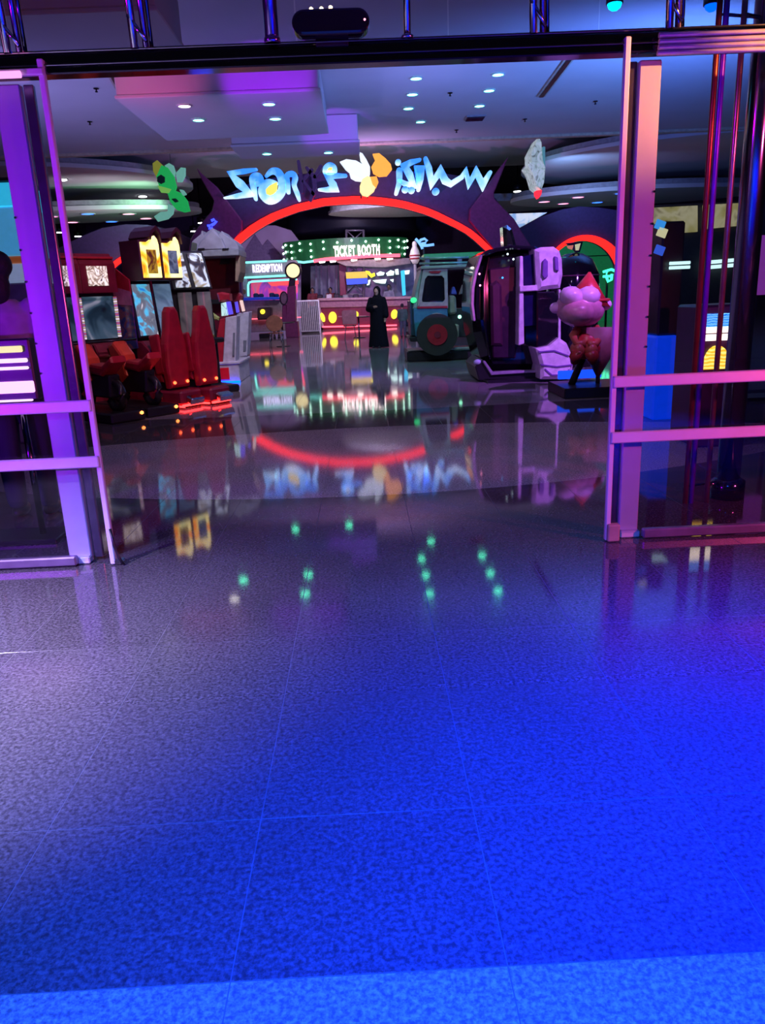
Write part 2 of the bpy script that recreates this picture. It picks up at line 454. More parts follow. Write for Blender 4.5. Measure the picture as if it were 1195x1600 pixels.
for j in range(len(ROWS) - 1):
    dy = ROWS[j + 1] - ROWS[j]
    key = round(dy, 2)
    if key not in tile_mesh:
        bm = bmesh.new(); bmesh.ops.create_cube(bm, size=1.0)
        bmesh.ops.scale(bm, vec=(0.61 - 0.003, dy - 0.003, 0.02), verts=bm.verts)
        bmesh.ops.translate(bm, vec=(0, 0, -0.01), verts=bm.verts)
        top = [e for e in bm.edges if all(v.co.z > -0.001 for v in e.verts)]
        bmesh.ops.bevel(bm, geom=top, offset=0.0004, segments=1, affect='EDGES')
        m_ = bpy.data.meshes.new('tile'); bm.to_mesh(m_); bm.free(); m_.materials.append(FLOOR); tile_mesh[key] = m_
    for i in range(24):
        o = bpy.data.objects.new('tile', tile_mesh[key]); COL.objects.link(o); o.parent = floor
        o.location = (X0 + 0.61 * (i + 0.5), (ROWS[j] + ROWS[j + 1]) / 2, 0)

# ceiling of the hall, then the dark arcade ceiling with floating plates
ceil = tag(box('ceiling', (0, 10.0, 5.85), (36, 28.2, 0.2), CEIL), 'pale plaster ceiling of the hall', kind='structure')
box('cove_ledge', (0, 24.22, 5.73), (36, 0.26, 0.10), M('cove_plaster', (0.62, 0.52, 0.36), 0.7), ceil, 0.02)
box('far_ceiling_strip', (0, 29.5, 6.6), (36, 10.4, 0.2), CEIL, ceil, 0.03)
box('cove_upstand', (0, 24.12, 6.2), (36, 0.1, 0.7), CEIL, ceil)
tag(box('ceiling', (0, 44.3, 7.1), (36, 19.4, 0.2), VOID), 'black open ceiling void above the arcade', kind='structure')
for nm, x, lab in (('wall_left', -18, 'dark wall along the left of the hall'), ('wall_right', 18, 'dark wall along the right of the hall')):
    tag(box(nm, (x, 24, 3.6), (0.3, 60, 7.2), DPURPLE), lab, kind='structure')
tag(box('wall_back', (0, 54, 3.6), (36, 0.3, 7.2), DPURPLE), 'dark purple wall at the far end of the arcade', kind='structure')

# slots and vents in the hall ceiling
def slot(p, q, name, label):
    a, b = WZ(*p, 5.745), WZ(*q, 5.745)
    d = (b - a).normalized(); n = Vector((-d.y, d.x, 0)) * 0.07
    r = empty(name, ((a + b) / 2), label, 'vent', 'linear slots in the hall ceiling')
    c = (a + b) / 2; L = (b - a).length
    ang = math.atan2(d.y, d.x)
    box('slot_frame', (0, 0, -0.01), (L, 0.20, 0.03), M('slot_frame_beige', (0.5, 0.45, 0.36), 0.6), r, 0.005, (0, 0, ang))
    box('slot_gap', (0, 0, -0.03), (L * 0.97, 0.09, 0.03), BLACK, r, 0, (0, 0, ang))
slot((890, 90), (845, 150), 'ceiling_slot', 'dark diagonal ceiling slot right of the green downlights')
slot((150, 70), (190, 142), 'ceiling_slot', 'beige diagonal ceiling slot left of the pink ceiling box')
v = WZ(742, 184, 5.74)
r = empty('air_vent', v, 'square grey air vent in the ceiling beside the green downlights', 'vent')
box('vent_frame', (0, 0, 0), (0.5, 0.5, 0.04), GREY, r, 0.01)
for i in range(5): box('vent_slat', (0, -0.18 + 0.09 * i, -0.03), (0.44, 0.03, 0.03), DCHROME, r)
for i, p in enumerate(((150, 138), (255, 207), (140, 190), (427, 178), (703, 145), (820, 186), (930, 158), (713, 203))):
    q = WZ(*p, 5.745)
    r = empty('sprinkler', q, ['small ceiling sprinkler near the left door top', 'small ceiling sprinkler below the pink ceiling box',
              'small flat ceiling sensor at left beside the door', 'small ceiling sprinkler beside the first green downlight pair',
              'small ceiling sprinkler between the two rows of green downlights', 'small ceiling sprinkler right of the air vent',
              'small flat ceiling sensor near the right door edge', 'small flat ceiling sensor below the air vent'][i], 'sprinkler', 'ceiling sprinklers')
    lathe('sprinkler_plate', [(0.0, 0), (0.06, 0), (0.055, -0.015), (0.02, -0.02)], (0, 0, 0), DCHROME, r, 12)
    lathe('sprinkler_head', [(0.0, -0.07), (0.03, -0.07), (0.02, -0.045), (0.01, -0.02)], (0, 0, 0), DCHROME, r, 10)

# hanging ceiling boxes
def ceil_box(a, b, zb, Yb, name, label, zt=5.74):
    p, q = WZ(*a, zb), WZ(*b, zb)
    r = empty(name, ((p.x + q.x) / 2, (p.y + Yb) / 2, zb), label, 'ceiling box', 'dropped ceiling boxes')
    w_, d_, h_ = q.x - p.x, Yb - p.y, zt - zb
    box('box_body', (0, 0, h_ / 2 + 0.03), (w_, d_, h_ - 0.06), CEIL, r, 0.02)
    box('box_soffit', (0, 0, 0.03), (w_ + 0.06, d_ + 0.06, 0.06), CEIL, r, 0.015)
ceil_box((182, 155), (500, 150), 5.1, 19.4, 'dropped_ceiling_box', 'near dropped ceiling box with pink and violet lit front')
ceil_box((362, 230), (560, 226), 5.1, 22.2, 'dropped_ceiling_box', 'far dropped ceiling box above the blue lettering')
ceil_box((-60, 28), (250, 27), 5.1, 12.9, 'dropped_ceiling_box', 'bluish dropped ceiling box seen above the left door header')

def downlight(px, py, z, mat, label, group, rad=0.115, face=None):
    q = WZ(px, py, z)
    r = empty('downlight', q, label, 'light', group)
    lathe('trim_ring', [(rad, 0.0), (rad * 1.28, 0.0), (rad * 1.28, -0.015), (rad, -0.02), (rad, 0.0)], (0, 0, 0), WHITE, r, 20)
    lathe('lamp_lens', [(0.0, -0.012), (rad * 0.7, -0.014), (rad, -0.01), (rad, 0.0)], (0, 0, 0), mat, r, 20)
G1 = 'downlights in the hall ceiling'
for px, py, z, m_, lab in (
    (288, 165, 5.1, LWHITE, 'warm white downlight under the near ceiling box'),
    (310, 187, 5.1, LGREEN, 'green downlight right below the white one'),
    (420, 162, 5.1, LGREEN, 'green downlight nearest the door under the near ceiling box'),
    (430, 185, 5.1, LGREEN, 'green downlight at the right rear of the near ceiling box'),
    (417, 240, 5.1, LGREEN, 'left green downlight under the far ceiling box'),
    (513, 238, 5.1, LGREEN, 'right green downlight under the far ceiling box'),
    (650, 122, 5.75, LGREEN, 'first green downlight of the middle row'),
    (644, 147, 5.75, LGREEN, 'second green downlight of the middle row'),
    (638, 169, 5.75, LGREEN, 'third green downlight of the middle row'),
    (657, 190, 5.75, LGREEN, 'last green downlight of the middle row, set to the right'),
    (778, 116, 5.75, LGREEN, 'first green downlight of the right row'),
    (764, 141, 5.75, LGREEN, 'second green downlight of the right row'),
    (749, 165, 5.75, LGREEN, 'third green downlight of the right row')):
    downlight(px, py, z - 0.005, m_, lab, G1)

# floating ceiling plates in the arcade
def plate(cx, cy, rx, ry, z, th, name, label, mat):
    r = empty(name, (cx, cy, z), label, 'ceiling plate', 'floating ceiling plates')
    prism('plate_panel', circ(0, 0, rx, ry, 56), 'Z', 0, th, mat, r)
    prism('plate_rim', circ(0, 0, rx * 0.985, ry * 0.985, 56), 'Z', th, th + 0.18, GREY, r)
    return r
plate(-12.2, 30.2, 6.2, 5.4, 5.65, 0.12, 'floating_ceiling_plate', 'large curved pale ceiling plate at upper left with green sheen', CEIL)
plate(13.2, 30.0, 7.0, 6.0, 5.65, 0.12, 'floating_ceiling_plate', 'large curved bluish ceiling plate at upper right', CEIL)
plate(-10.6, 31.2, 4.7, 2.2, 4.8, 0.14, 'floating_ceiling_plate', 'lower oval ceiling plate with blue and pink spots at left', CEIL)
plate(11.2, 32.4, 5.0, 2.8, 4.8, 0.14, 'floating_ceiling_plate', 'lower oval ceiling plate with pink spots at right', CEIL)
plate(4.2, 35.0, 5.4, 2.6, 4.9, 0.10, 'floating_ceiling_plate', 'grey oval ceiling plate behind the red arch', GREY)
lamp('plate_green_wash', 'SPOT', (-6.6, 28.4, 4.5), (-9.6, 31.4, 5.65), (0.35, 1.0, 0.5), 420, 0.1, 80, 1.0)
lamp('plate_pale_wash', 'SPOT', (-8.0, 27.0, 2.8), (-9.0, 30.0, 5.0), (0.75, 0.72, 0.85), 300, 0.2, 110, 1.0)
lamp('plate_blue_wash', 'SPOT', (6.4, 26.8, 4.4), (9.4, 30.0, 5.65), (0.25, 0.45, 1.0), 480, 0.1, 95, 1.0)
GP = 'spots in the floating ceiling plates'
for px, py, z, m_, lab in (
    (137, 334, 4.8, LBLUE, 'left blue spot in the lower left plate'), (174, 346, 4.8, LBLUE, 'right blue spot in the lower left plate'),
    (201, 334, 4.8, LPINK, 'pink spot right of the blue spots in the left plate'), (228, 341, 4.8, LPINK, 'lowest pink spot at the tip of the left plate'),
    (81, 338, 4.8, LPINK, 'pink spot beside the left door edge'), (113, 347, 4.8, LPINK, 'pink spot at the front rim of the left plate'),
    (850, 315, 4.8, LPINK, 'leftmost pink spot in the lower right plate'), (880, 318, 4.8, LPINK, 'pink spot at the rim of the lower right plate'),
    (903, 308, 4.8, LPINK, 'bright pale pink spot in the lower right plate'), (933, 316, 4.8, LBLUE, 'blue spot in the lower right plate'),
    (970, 302, 4.8, LBLUE, 'blue spot beside the right door edge')):
    downlight(px, py, z - 0.005, m_, lab, GP, 0.22)
GW = 'white spots in the arcade ceiling'
for i, (px, py, z, lab) in enumerate(((97, 282, 5.60, 'white lamp beside the left door edge under the upper plate'), (223, 308, 5.60, 'bright white spot left of the green hanging panel'),
        (315, 349, 4.9, 'white spot beside the left horn of the arch'), (303, 362, 4.9, 'lower white spot beside the left horn'), (808, 300, 5.5, 'white spot right of the right horn'),
        (92, 364, 4.9, 'white spot above the dark cabinets at left'), (122, 370, 4.9, 'small white spot above the marquees at left'))):
    q = WZ(px, py, z)
    r = empty('track_spot', q, lab, 'light', GW)
    lathe('spot_lens', [(0, 0), (0.16, 0), (0.16, 0.03)], (0, 0, 0), EM('white_spot', (0.95, 0.95, 1.0), 8.0), r, 14)
    lathe('spot_can', [(0.16, 0.03), (0.2, 0.03), (0.2, 0.25), (0.06, 0.3), (0.03, 0.31), (0.03, (6.5 if q.y < 34.6 else 7.0) - z)], (0, 0, 0), BLACK, r, 14)

# ------------------------------------------------------------------ entrance doors
YD = 4.2
def xz(px, py, Y): q = W(px, py, Y); return q.x, q.z
# header beam
hd = tag(bpy.data.objects.new('trim_1', None), 'polished steel door header with sliding track', kind='structure'); COL.objects.link(hd); hd.location = (0, YD, 0)
box('header_beam', (0, 0.09, 2.605), (9.0, 0.16, 0.052), DCHROME, hd, 0.006)
box('track_beam', (0, 0.05, 2.556), (9.0, 0.10, 0.034), DCHROME, hd, 0.006)
box('top_lip', (0, 0.0, 2.634), (9.0, 0.03, 0.010), CHROME, hd, 0.003)
box('track_lip', (0, -0.005, 2.577), (9.0, 0.014, 0.008), CHROME, hd, 0.002)
# right hand track rails glowing in the orange lamp
for z_, yy in ((2.60, -0.03), (2.572, -0.035), (2.548, -0.03), (2.525, -0.02)):
    rod('track_rail', (1.52, yy, z_), (4.4, yy, z_), 0.012, M('satin_track_rail', (0.7, 0.62, 0.6), 0.4, 0.3), hd)
lamp('orange_track_lamp', 'SPOT', (2.7, 3.35, 2.72), (1.95, 4.2, 2.57), (1.0, 0.34, 0.10), 420, 0.02, 52, 0.8)
# transom
tr = tag(bpy.data.objects.new('window_1', None), 'glass transom above the sliding doors with chrome struts', kind='structure'); COL.objects.link(tr); tr.location = (0, YD + 0.14, 2.64)
for i in range(6):
    xx = -2.55 + 0.765 * i
    box('transom_pane', (xx + 0.38, 0, 0.45), (0.757, 0.012, 0.9), TPANE, tr)
box('transom_top_rail', (0, 0, 0.93), (9.0, 0.08, 0.06), DCHROME, tr, 0.008)
for px, kind in ((16, 3), (217, 3), (424, 1), (636, 2), (843, 3), (1055, 3)):
    q = W(px, 45, YD - 0.02)
    st = empty('chrome_strut', (q.x, YD - 0.02, 2.63), {16: 'chrome strut of tubes at the far left of the transom', 217: 'chrome strut with a crossing tube left of the black sensor',
         424: 'dark round strut just left of the black sensor', 636: 'thin chrome strut right of the black sensor', 843: 'chrome strut with blue glints right of centre',
         1055: 'chrome strut of tubes near the right end of the transom'}[px], 'strut', 'chrome transom struts')
    DV = M('violet_steel', (0.22, 0.16, 0.34), 0.15, 0.9)
    if kind == 1:
        rod('strut_tube', (0, 0, 0), (0, 0, 0.85), 0.034, DV, st)
        lathe('strut_foot', [(0.04, 0), (0.04, 0.02), (0.034, 0.03)], (0, 0, 0), DV, st, 14)
    elif kind == 2:
        rod('strut_tube', (0, 0, 0), (0.01, 0, 0.85), 0.017, CHROME, st)
        lathe('strut_foot', [(0.03, 0), (0.03, 0.012), (0.017, 0.02)], (0, 0, 0), CHROME, st, 14)
    else:
        rod('strut_tube', (-0.03, 0, 0), (-0.05, 0, 0.85), 0.019, CHROME, st)
        rod('strut_tube', (0.02, 0.02, 0), (0.0, 0.02, 0.85), 0.015, DV, st)
        rod('strut_tube', (0.045, 0.03, 0), (0.03, 0.03, 0.85), 0.010, DCHROME, st)
        rod('strut_brace', (-0.045, -0.01, 0.14), (0.03, 0.0, 0.03), 0.010, CHROME, st)
# sensor
q = W(517, 38, YD - 0.04)
sn = empty('door_sensor', (q.x, q.y, q.z), 'black rounded motion sensor bar above the door header', 'sensor')
sn.rotation_euler = (0, 0, 0)
prism('sensor_body', [(0.13 + 0.055 * math.cos(R(a)), 0.055 * math.sin(R(a))) for a in range(-90, 91, 15)] + [(-0.13 + 0.055 * math.cos(R(a)), 0.055 * math.sin(R(a))) for a in range(90, 271, 15)], 'Y', -0.05, 0.05, BLACKG, sn, 0.012, seg=2)
box('sensor_bracket', (0, 0.05, -0.05), (0.16, 0.03, 0.06), BLACK, sn, 0.004)
ball('indicator_lamp', (0.162, -0.05, 0.0), 0.006, LPINK, sn, sub=1)
for px, py, m_, lab in ((502, 14, LWHITE, 'small warm lamp above the black sensor'),):
    q = W(px, py, YD + 0.05)
    r = empty('small_lamp', q, lab, 'light')
    for dx in (-0.05, 0.0, 0.045): ball('bulb', (dx, 0, 0.004 * (dx > 0)), 0.011, EM('warm_bulb', (1.0, 0.75, 0.4), 6), r, sub=1)
    rod('lamp_bar', (-0.08, 0.012, 0), (0.08, 0.012, 0), 0.006, CHROME, r)
    rod('lamp_stem', (0.075, 0.02, 0), (0.075, 0.02, 2.632 - q.z), 0.006, CHROME, r)
for px, py, m_, lab in ((145, 77, EM('white_flood', (0.95, 0.9, 1), 8), 'white ceiling floodlight showing above the left header'), (960, 6, EM('cyan_flood', (0.0, 0.55, 1.0), 6), 'cyan floodlight at the top of the right transom'),
                        (1112, 8, EM('blue_flood_lens', (0.0, 0.08, 1.0), 3), 'deep blue floodlight at the top right corner of the transom')):
    q = WZ(px, py, 5.62)
    r = empty('ceiling_floodlight', q, lab, 'light', 'ceiling floodlights')
    ball('lens', (0, 0, 0), (0.11, 0.11, 0.10), m_, r)
    lathe('housing', [(0.115, 0.0), (0.13, 0.0), (0.13, 0.13), (0.0, 0.13)], (0, 0, 0), BLACK, r, 16)

def door(name, xe, xo, sgn, label, mat_st):
    """sliding leaf: leading edge at xe, far edge at xo"""
    d = bpy.data.objects.new(name, None); COL.objects.link(d); d.location = (xe, YD, 0); tag(d, label, kind='structure')
    L = abs(xo - xe)
    c = sgn * L / 2
    box('glass_pane', (c, 0, 1.30), (L, 0.012, 2.50), PANE, d)
    box('edge_stile', (sgn * 0.012, -0.004, 1.305), (0.030, 0.034, 2.60), mat_st, d, 0.005)
    box('hand_rail', (c, -0.035, 0.925), (L, 0.03, 0.062), mat_st, d, 0.006)
    box('hand_rail', (c, -0.035, 0.615), (L, 0.03, 0.062), mat_st, d, 0.006)
    for z_ in (0.925, 0.615):
        for fx in (0.15, 0.85): rod('rail_standoff', (sgn * L * fx, -0.02, z_), (sgn * L * fx, 0, z_), 0.012, CHROME, d)
    box('bottom_rail', (sgn * (L / 2 + 0.11), 0.0, 0.035), (L - 0.22, 0.05, 0.055), M('violet_anodised_rail', (0.30, 0.24, 0.36), 0.35, 0.7), d, 0.008)
    return d
dl = door('door_1', -1.485, -3.6, -1, 'left sliding glass door leaf with two magenta lit push rails', WHITE_ALU)
dr = door('door_2', 1.362, 3.6, 1, 'right sliding glass door leaf with two pink lit push rails', WHITE_ALU)
q = W(957, 832, YD - 0.02)
box('floor_guide', (q.x - 1.362, -0.02, 0.055), (0.072, 0.05, 0.105), M('scuffed_guide', (0.42, 0.28, 0.24), 0.5), dr, 0.01, seg=2)
box('floor_guide', (0.02, 0.0, 0.02), (0.05, 0.06, 0.03), CHROME, dl, 0.008)
tube('loose_cable', [(0.0, -0.02, 0.22), (0.012, -0.03, 0.12), (0.03, -0.03, 0.05), (0.05, -0.04, 0.012)], 0.008, BLACK, dl)
# fixed posts behind the leaves
for nm, xa, xb, lab in (('trim_2', -1.775, -1.645, 'satin post behind the left glass leaf, lit violet'), ('trim_3', 1.465, 1.578, 'satin post behind the right glass leaf')):
    p = bpy.data.objects.new(nm, None); COL.objects.link(p); p.location = ((xa + xb) / 2, YD + 0.07, 0); tag(p, lab, kind='structure')
    ww = xb - xa
    box('post_body', (0, 0.02, 1.27), (ww, 0.05, 2.50), WHITE_ALU, p, 0.006)
    box('post_shoe', (0, -0.012, 0.022), (ww * 1.02, 0.07, 0.042), WHITE_ALU, p, 0.006)
    box('side_cover', (ww * 0.5 + 0.035 if xa < 0 else -ww * 0.5 - 0.03, 0.03, 1.27), (0.05, 0.03, 2.50), M('smoky_steel', (0.20, 0.19, 0.24), 0.25, 0.8), p, 0.004)
    for k in range(6): rod('post_screw', (ww * -0.44 if xa < 0 else ww * 0.44, -0.012, 1.1 + 0.16 * k), (ww * -0.44 if xa < 0 else ww * 0.44, -0.003, 1.1 + 0.16 * k), 0.006, CHROME, p, seg=8)
# polished column behind the right leaf
x0, _ = xz(1152, 400, 5.0); x1, _ = xz(1182, 400, 5.0)
c = bpy.data.objects.new('trim_4', None); COL.objects.link(c); c.location = ((x0 + x1) / 2, 5.0, 0); tag(c, 'polished steel clad column behind the right glass leaf', kind='structure')
lathe('column_cladding', [(0.075, 0), (0.075, 5.72)], (0, 0, 0), M('mirror_cladding', (0.45, 0.42, 0.50), 0.16, 1.0, var=0.05), c, 32)
lathe('column_base', [(0.075, 0), (0.11, 0), (0.11, 0.12), (0.08, 0.14)], (0, 0, 0), DCHROME, c, 32)
for px_, m_ in ((1097, M('red_reflection_pole', (0.45, 0.08, 0.05), 0.3, 0.6)), (1107, M('violet_reflection_pole', (0.28, 0.03, 0.85), 0.3, 0.3)), (1133, M('copper_reflection_pole', (0.75, 0.42, 0.32), 0.25, 0.8))):  # coloured reflections on chrome poles, painted in as the pole colours
    dx = W(px_, 400, 4.9).x - c.location.x
    rod('column_pipe', (dx, -0.1, 0.0), (dx, -0.1, 5.72), 0.017, m_, c)
    for z_ in (0.12, 2.9): rod('pipe_bracket', (dx, -0.1, z_), (0, 0, z_), 0.008, DCHROME, c, seg=8)

# ------------------------------------------------------------------ arcade front at 29 m
YF = 29.0
fr = bpy.data.objects.new('wall_front', None); COL.objects.link(fr); fr.location = (0, YF, 0); tag(fr, 'purple arched arcade front with pointed horns', kind='structure')
arch_out = [(361, 377), (375, 365), (390, 353), (406, 343), (423, 334), (441, 327), (460, 320), (481, 315), (503, 310), (528, 308), (553, 306.5), (576, 307), (598, 309), (617, 311.5), (635, 315), (652, 320), (668, 325), (685, 332), (701, 340), (719, 349), (736, 359), (749, 369.5), (761, 381), (770, 390)]
ctr = (566, 470)
def inner(pts, k0, k1, c=ctr):
    out = []
    n = len(pts)
    for i, p in enumerate(pts):
        d = Vector((c[0] - p[0], c[1] - p[1])).normalized()
        k = k0 + (k1 - k0) * i / (n - 1)
        out.append((p[0] + d.x * k, p[1] + d.y * k))
    return out
arch_in = inner(arch_out, 13, 9)
pxprism('red_neon_arch', arch_out + arch_in[::-1], YF - 0.12, 0.16, NRED, fr)
def pxz(p, Y=YF): q = W(p[0], p[1], Y); return (q.x, q.z)
# main fascia: hill outline above the arch, legs down to the floor
hill = [(318, 372), (330, 335), (352, 305), (395, 283), (450, 273), (520, 268), (600, 266), (680, 268), (740, 278), (775, 310), (800, 345), (815, 372)]
hp = [pxz(p) for p in hill]; ai = [pxz(p) for p in arch_in]
ol = [(hp[0][0], 0.0)] + hp + [(hp[-1][0], 0.0), (ai[-1][0] + 0.1, 0.0)] + ai[::-1] + [(ai[0][0] - 0.1, 0.0)]
prism('fascia_board', ol, 'Y', 0.05, 0.45, DPURPLE, fr, 0.02)
def horn(pts):
    q = [pxz(p) for p in pts]
    prism('fascia_horn', q, 'Y', -0.25, 0.05, PURPLE, fr, 0.03)
horn([(309, 264), (316, 272), (340, 293), (362, 322), (379, 345), (379, 360), (362, 380), (358, 430), (290, 430), (300, 374), (308, 360), (333, 330), (336, 315), (318, 284)])
horn([(792, 247), (770, 303), (771, 312), (801, 343), (826, 383), (832, 430), (772, 430), (770, 390), (746, 362), (732, 345), (733, 328), (748, 308), (773, 272)])
def side_arch(top, ac, ar, a0, a1, nm, Y, t0, t1):
    """hill shaped board with an arched opening and a neon band"""
    arc = [(ac[0] + ar[0] * math.cos(R(a0 + (a1 - a0) * i / 24)), ac[1] - ar[1] * math.sin(R(a0 + (a1 - a0) * i / 24))) for i in range(25)]
    arcin = inner(arc, t0, t1, ac)
    pxprism('red_neon_arch', arc + arcin[::-1], Y - 0.12, 0.16, NRED, fr)
    hp = [pxz(p, Y) for p in top]; ai = [pxz(p, Y) for p in arcin]
    ol = [(hp[0][0], 0.0)] + hp + [(hp[-1][0], 0.0), (ai[-1][0], 0.0)] + ai[::-1] + [(ai[0][0], 0.0)]
    prism(nm, ol, 'Y', Y - YF + 0.05, Y - YF + 0.4, DPURPLE, fr, 0.02)
side_arch([(60, 400), (95, 385), (128, 368), (158, 356), (195, 350), (230, 351), (268, 359), (300, 374), (318, 390)], (222, 470), (72, 78), 158, 22, 'fascia_board', YF + 0.5, 7, 9)
side_arch([(800, 366), (812, 356), (841, 340), (878, 327), (906, 322), (938, 324), (985, 331), (1030, 350), (1060, 380)], (916, 440), (66, 73), 160, 18, 'fascia_board', YF + 0.5, 3, 15)
pp_ = empty('poster_panel', (W(815, 356, YF + 1.1).x, YF + 1.1, 0), 'pale blue triangular panel between right horn and side arch', 'panel')
pxprism('panel_face', [(793, 334), (855, 332), (812, 356)], YF + 1.1, 0.08, SCREEN('pale_poster', [(0.55, 0.75, 0.9), (0.85, 0.9, 0.95), (0.3, 0.5, 0.8), (0.9, 0.95, 0.9)], 0.7, 1.6), pp_)
rod('panel_post', (0, 0.06, 0), (0, 0.06, W(815, 350, YF + 1.1).z), 0.05, BLACK, pp_)
# dark drum behind the arch, above the ticket booth
dm = empty('dark_drum', (W(550, 380, 38).x, 42.2, 4.6), 'wide dark drum hanging above the ticket booth', 'drum')
lathe('drum_side', [(3.3, 0.0), (3.35, 0.1), (3.35, 1.15), (3.1, 1.3), (0, 1.3)], (0, 0, 0), M('navy_drum', (0.012, 0.012, 0.03), 0.5), dm, 40)
lathe('drum_rim', [(3.35, 1.15), (3.7, 1.2), (3.7, 1.32), (3.1, 1.3)], (0, 0, 0), M('purple_rim', (0.10, 0.05, 0.12), 0.5), dm, 40)
rod('drum_hanger', (0, 0, 1.3), (0, 0, 2.84), 0.06, BLACK, dm)
q = W(547, 325, 36.0)
xs = empty('exit_sign', q, 'small green emergency exit sign under the red arch', 'sign')
box('sign_case', (0, 0, 0), (0.56, 0.06, 0.26), M('exit_case', (0.01, 0.06, 0.03), 0.4), xs, 0.01)
EXG = EM('exit_green', (0.1, 1.0, 0.3), 1.3)
ball('pictogram_head', (-0.06, -0.04, 0.075), (0.03, 0.01, 0.03), EXG, xs, sub=1)
prism('pictogram_body', [(-0.08, 0.04), (-0.02, 0.05), (0.05, 0.0), (0.03, -0.02), (-0.01, 0.01), (-0.02, -0.03), (0.04, -0.09), (0.01, -0.1), (-0.06, -0.04), (-0.13, -0.1), (-0.15, -0.07), (-0.08, -0.01)], 'Y', -0.045, -0.03, EXG, xs)
prism('arrow', [(0.1, 0.02), (0.17, 0.02), (0.17, 0.06), (0.24, 0.0), (0.17, -0.06), (0.17, -0.02), (0.1, -0.02)], 'Y', -0.045, -0.03, EXG, xs)
rod('hanger', (0, 0, 0.13), (0, 0, 2.0), 0.015, BLACK, xs)

# ------------------------------------------------------------------ main sign
YS = YF - 0.55
def sign_face():
    m = bpy.data.materials.new('lit_blue_letter_face'); m.use_nodes = True
    nt = m.node_tree; b = nt.nodes['Principled BSDF']
    tc = nt.nodes.new('ShaderNodeTexCoord'); sp = nt.nodes.new('ShaderNodeSeparateXYZ'); nt.links.new(tc.outputs['Generated'], sp.inputs[0])
    no = nt.nodes.new('ShaderNodeTexNoise'); no.inputs['Scale'].default_value = 2.2
    nt.links.new(tc.outputs['Object'], no.inputs['Vector'])
    ad = nt.nodes.new('ShaderNodeMath'); ad.operation = 'MULTIPLY_ADD'; ad.inputs[1].default_value = 0.9
    nt.links.new(no.outputs['Fac'], ad.inputs[0])
    m2 = nt.nodes.new('ShaderNodeMath'); m2.operation = 'MULTIPLY'; m2.inputs[1].default_value = 0.55
    nt.links.new(sp.outputs['Z'], m2.inputs[0]); nt.links.new(m2.outputs[0], ad.inputs[2])
    cr = nt.nodes.new('ShaderNodeValToRGB')
    cr.color_ramp.elements[0].position = 0.42; cr.color_ramp.elements[0].color = (0.62, 0.90, 1.0, 1)
    cr.color_ramp.elements[1].position = 0.95; cr.color_ramp.elements[1].color = (0.03, 0.24, 0.80, 1)
    e = cr.color_ramp.elements.new(0.68); e.color = (0.20, 0.56, 0.95, 1)
    nt.links.new(ad.outputs[0], cr.inputs['Fac']); nt.links.new(cr.outputs['Color'], b.inputs['Emission Color'])
    nt.links.new(cr.outputs['Color'], b.inputs['Base Color']); b.inputs['Emission Strength'].default_value = 1.15
    return m
LF = sign_face()
DARKL = M('unlit_letter', (0.05, 0.06, 0.12), 0.4, 0.3)
YELF = EM('yellow_letter_face', (1.0, 0.72, 0.12), 1.2)
sg = empty('illuminated_sign', (0.2, YS, 4.9), 'large blue lit Latin and Arabic lettering above the red arch', 'sign')
T = 0.22
def L_(pts, mat=LF, nm='letter', sm=False):
    pts = [(p[0], p[1], p[2] * 1.22) for p in pts]
    return pxstroke(nm, smooth_pts(pts) if sm else pts, YS, T, mat, sg)
L_([(400, 264, 3), (380, 267, 6), (360, 270, 6), (374, 287, 12), (389, 303, 9), (370, 306, 6), (350, 309, 2)])          # S
L_([(399, 311, 4), (396, 295, 7), (394, 280, 8), (398, 275, 9), (404, 276, 9), (406, 282, 8), (401, 287, 6)], sm=True)          # p
a_ = L_([(415, 275, 3), (424, 267, 7), (434, 269, 10), (440, 281, 10), (440, 297, 10), (432, 308, 11), (420, 312, 11), (411, 304, 11), (410, 294, 10), (418, 285, 9), (430, 286, 6)], sm=True)   # a
pxprism('letter_drop', [(416, 303), (415, 296), (421, 290), (433, 284), (432, 296), (427, 303), (421, 305)], YS - 0.06, 0.2, YELF, sg)
L_([(450, 300, 5), (449, 287, 6), (448, 274, 6), (456, 271, 7), (461, 277, 7), (459, 288, 6), (464, 302, 6), (467, 312, 4)], sm=True)   # r
L_([(466, 252, 4), (470, 275, 5), (472, 300, 4)], DARKL)
L_([(487, 265, 4), (474, 283, 4), (490, 304, 4)], DARKL, 'letter_stroke')
L_([(479, 262, 4), (490, 276, 6), (492, 292, 5), (485, 313, 4)], DARKL)
L_([(501, 260, 5), (492, 276, 5)], DARKL, 'letter_stroke')
L_([(508, 268, 7), (509, 261, 6), (515, 257, 6), (522, 261, 6), (522, 268, 6), (512, 270, 6)], sm=True)                          # s upper bowl
pxprism('letter_drop', [(511, 265), (514, 262), (519, 261), (518, 266)], YS - 0.06, 0.2, YELF, sg)
L_([(540, 274, 4), (526, 274, 6), (512, 274, 8), (520, 288, 10), (523, 295, 8), (510, 296, 6), (498, 296, 3)])          # s lower
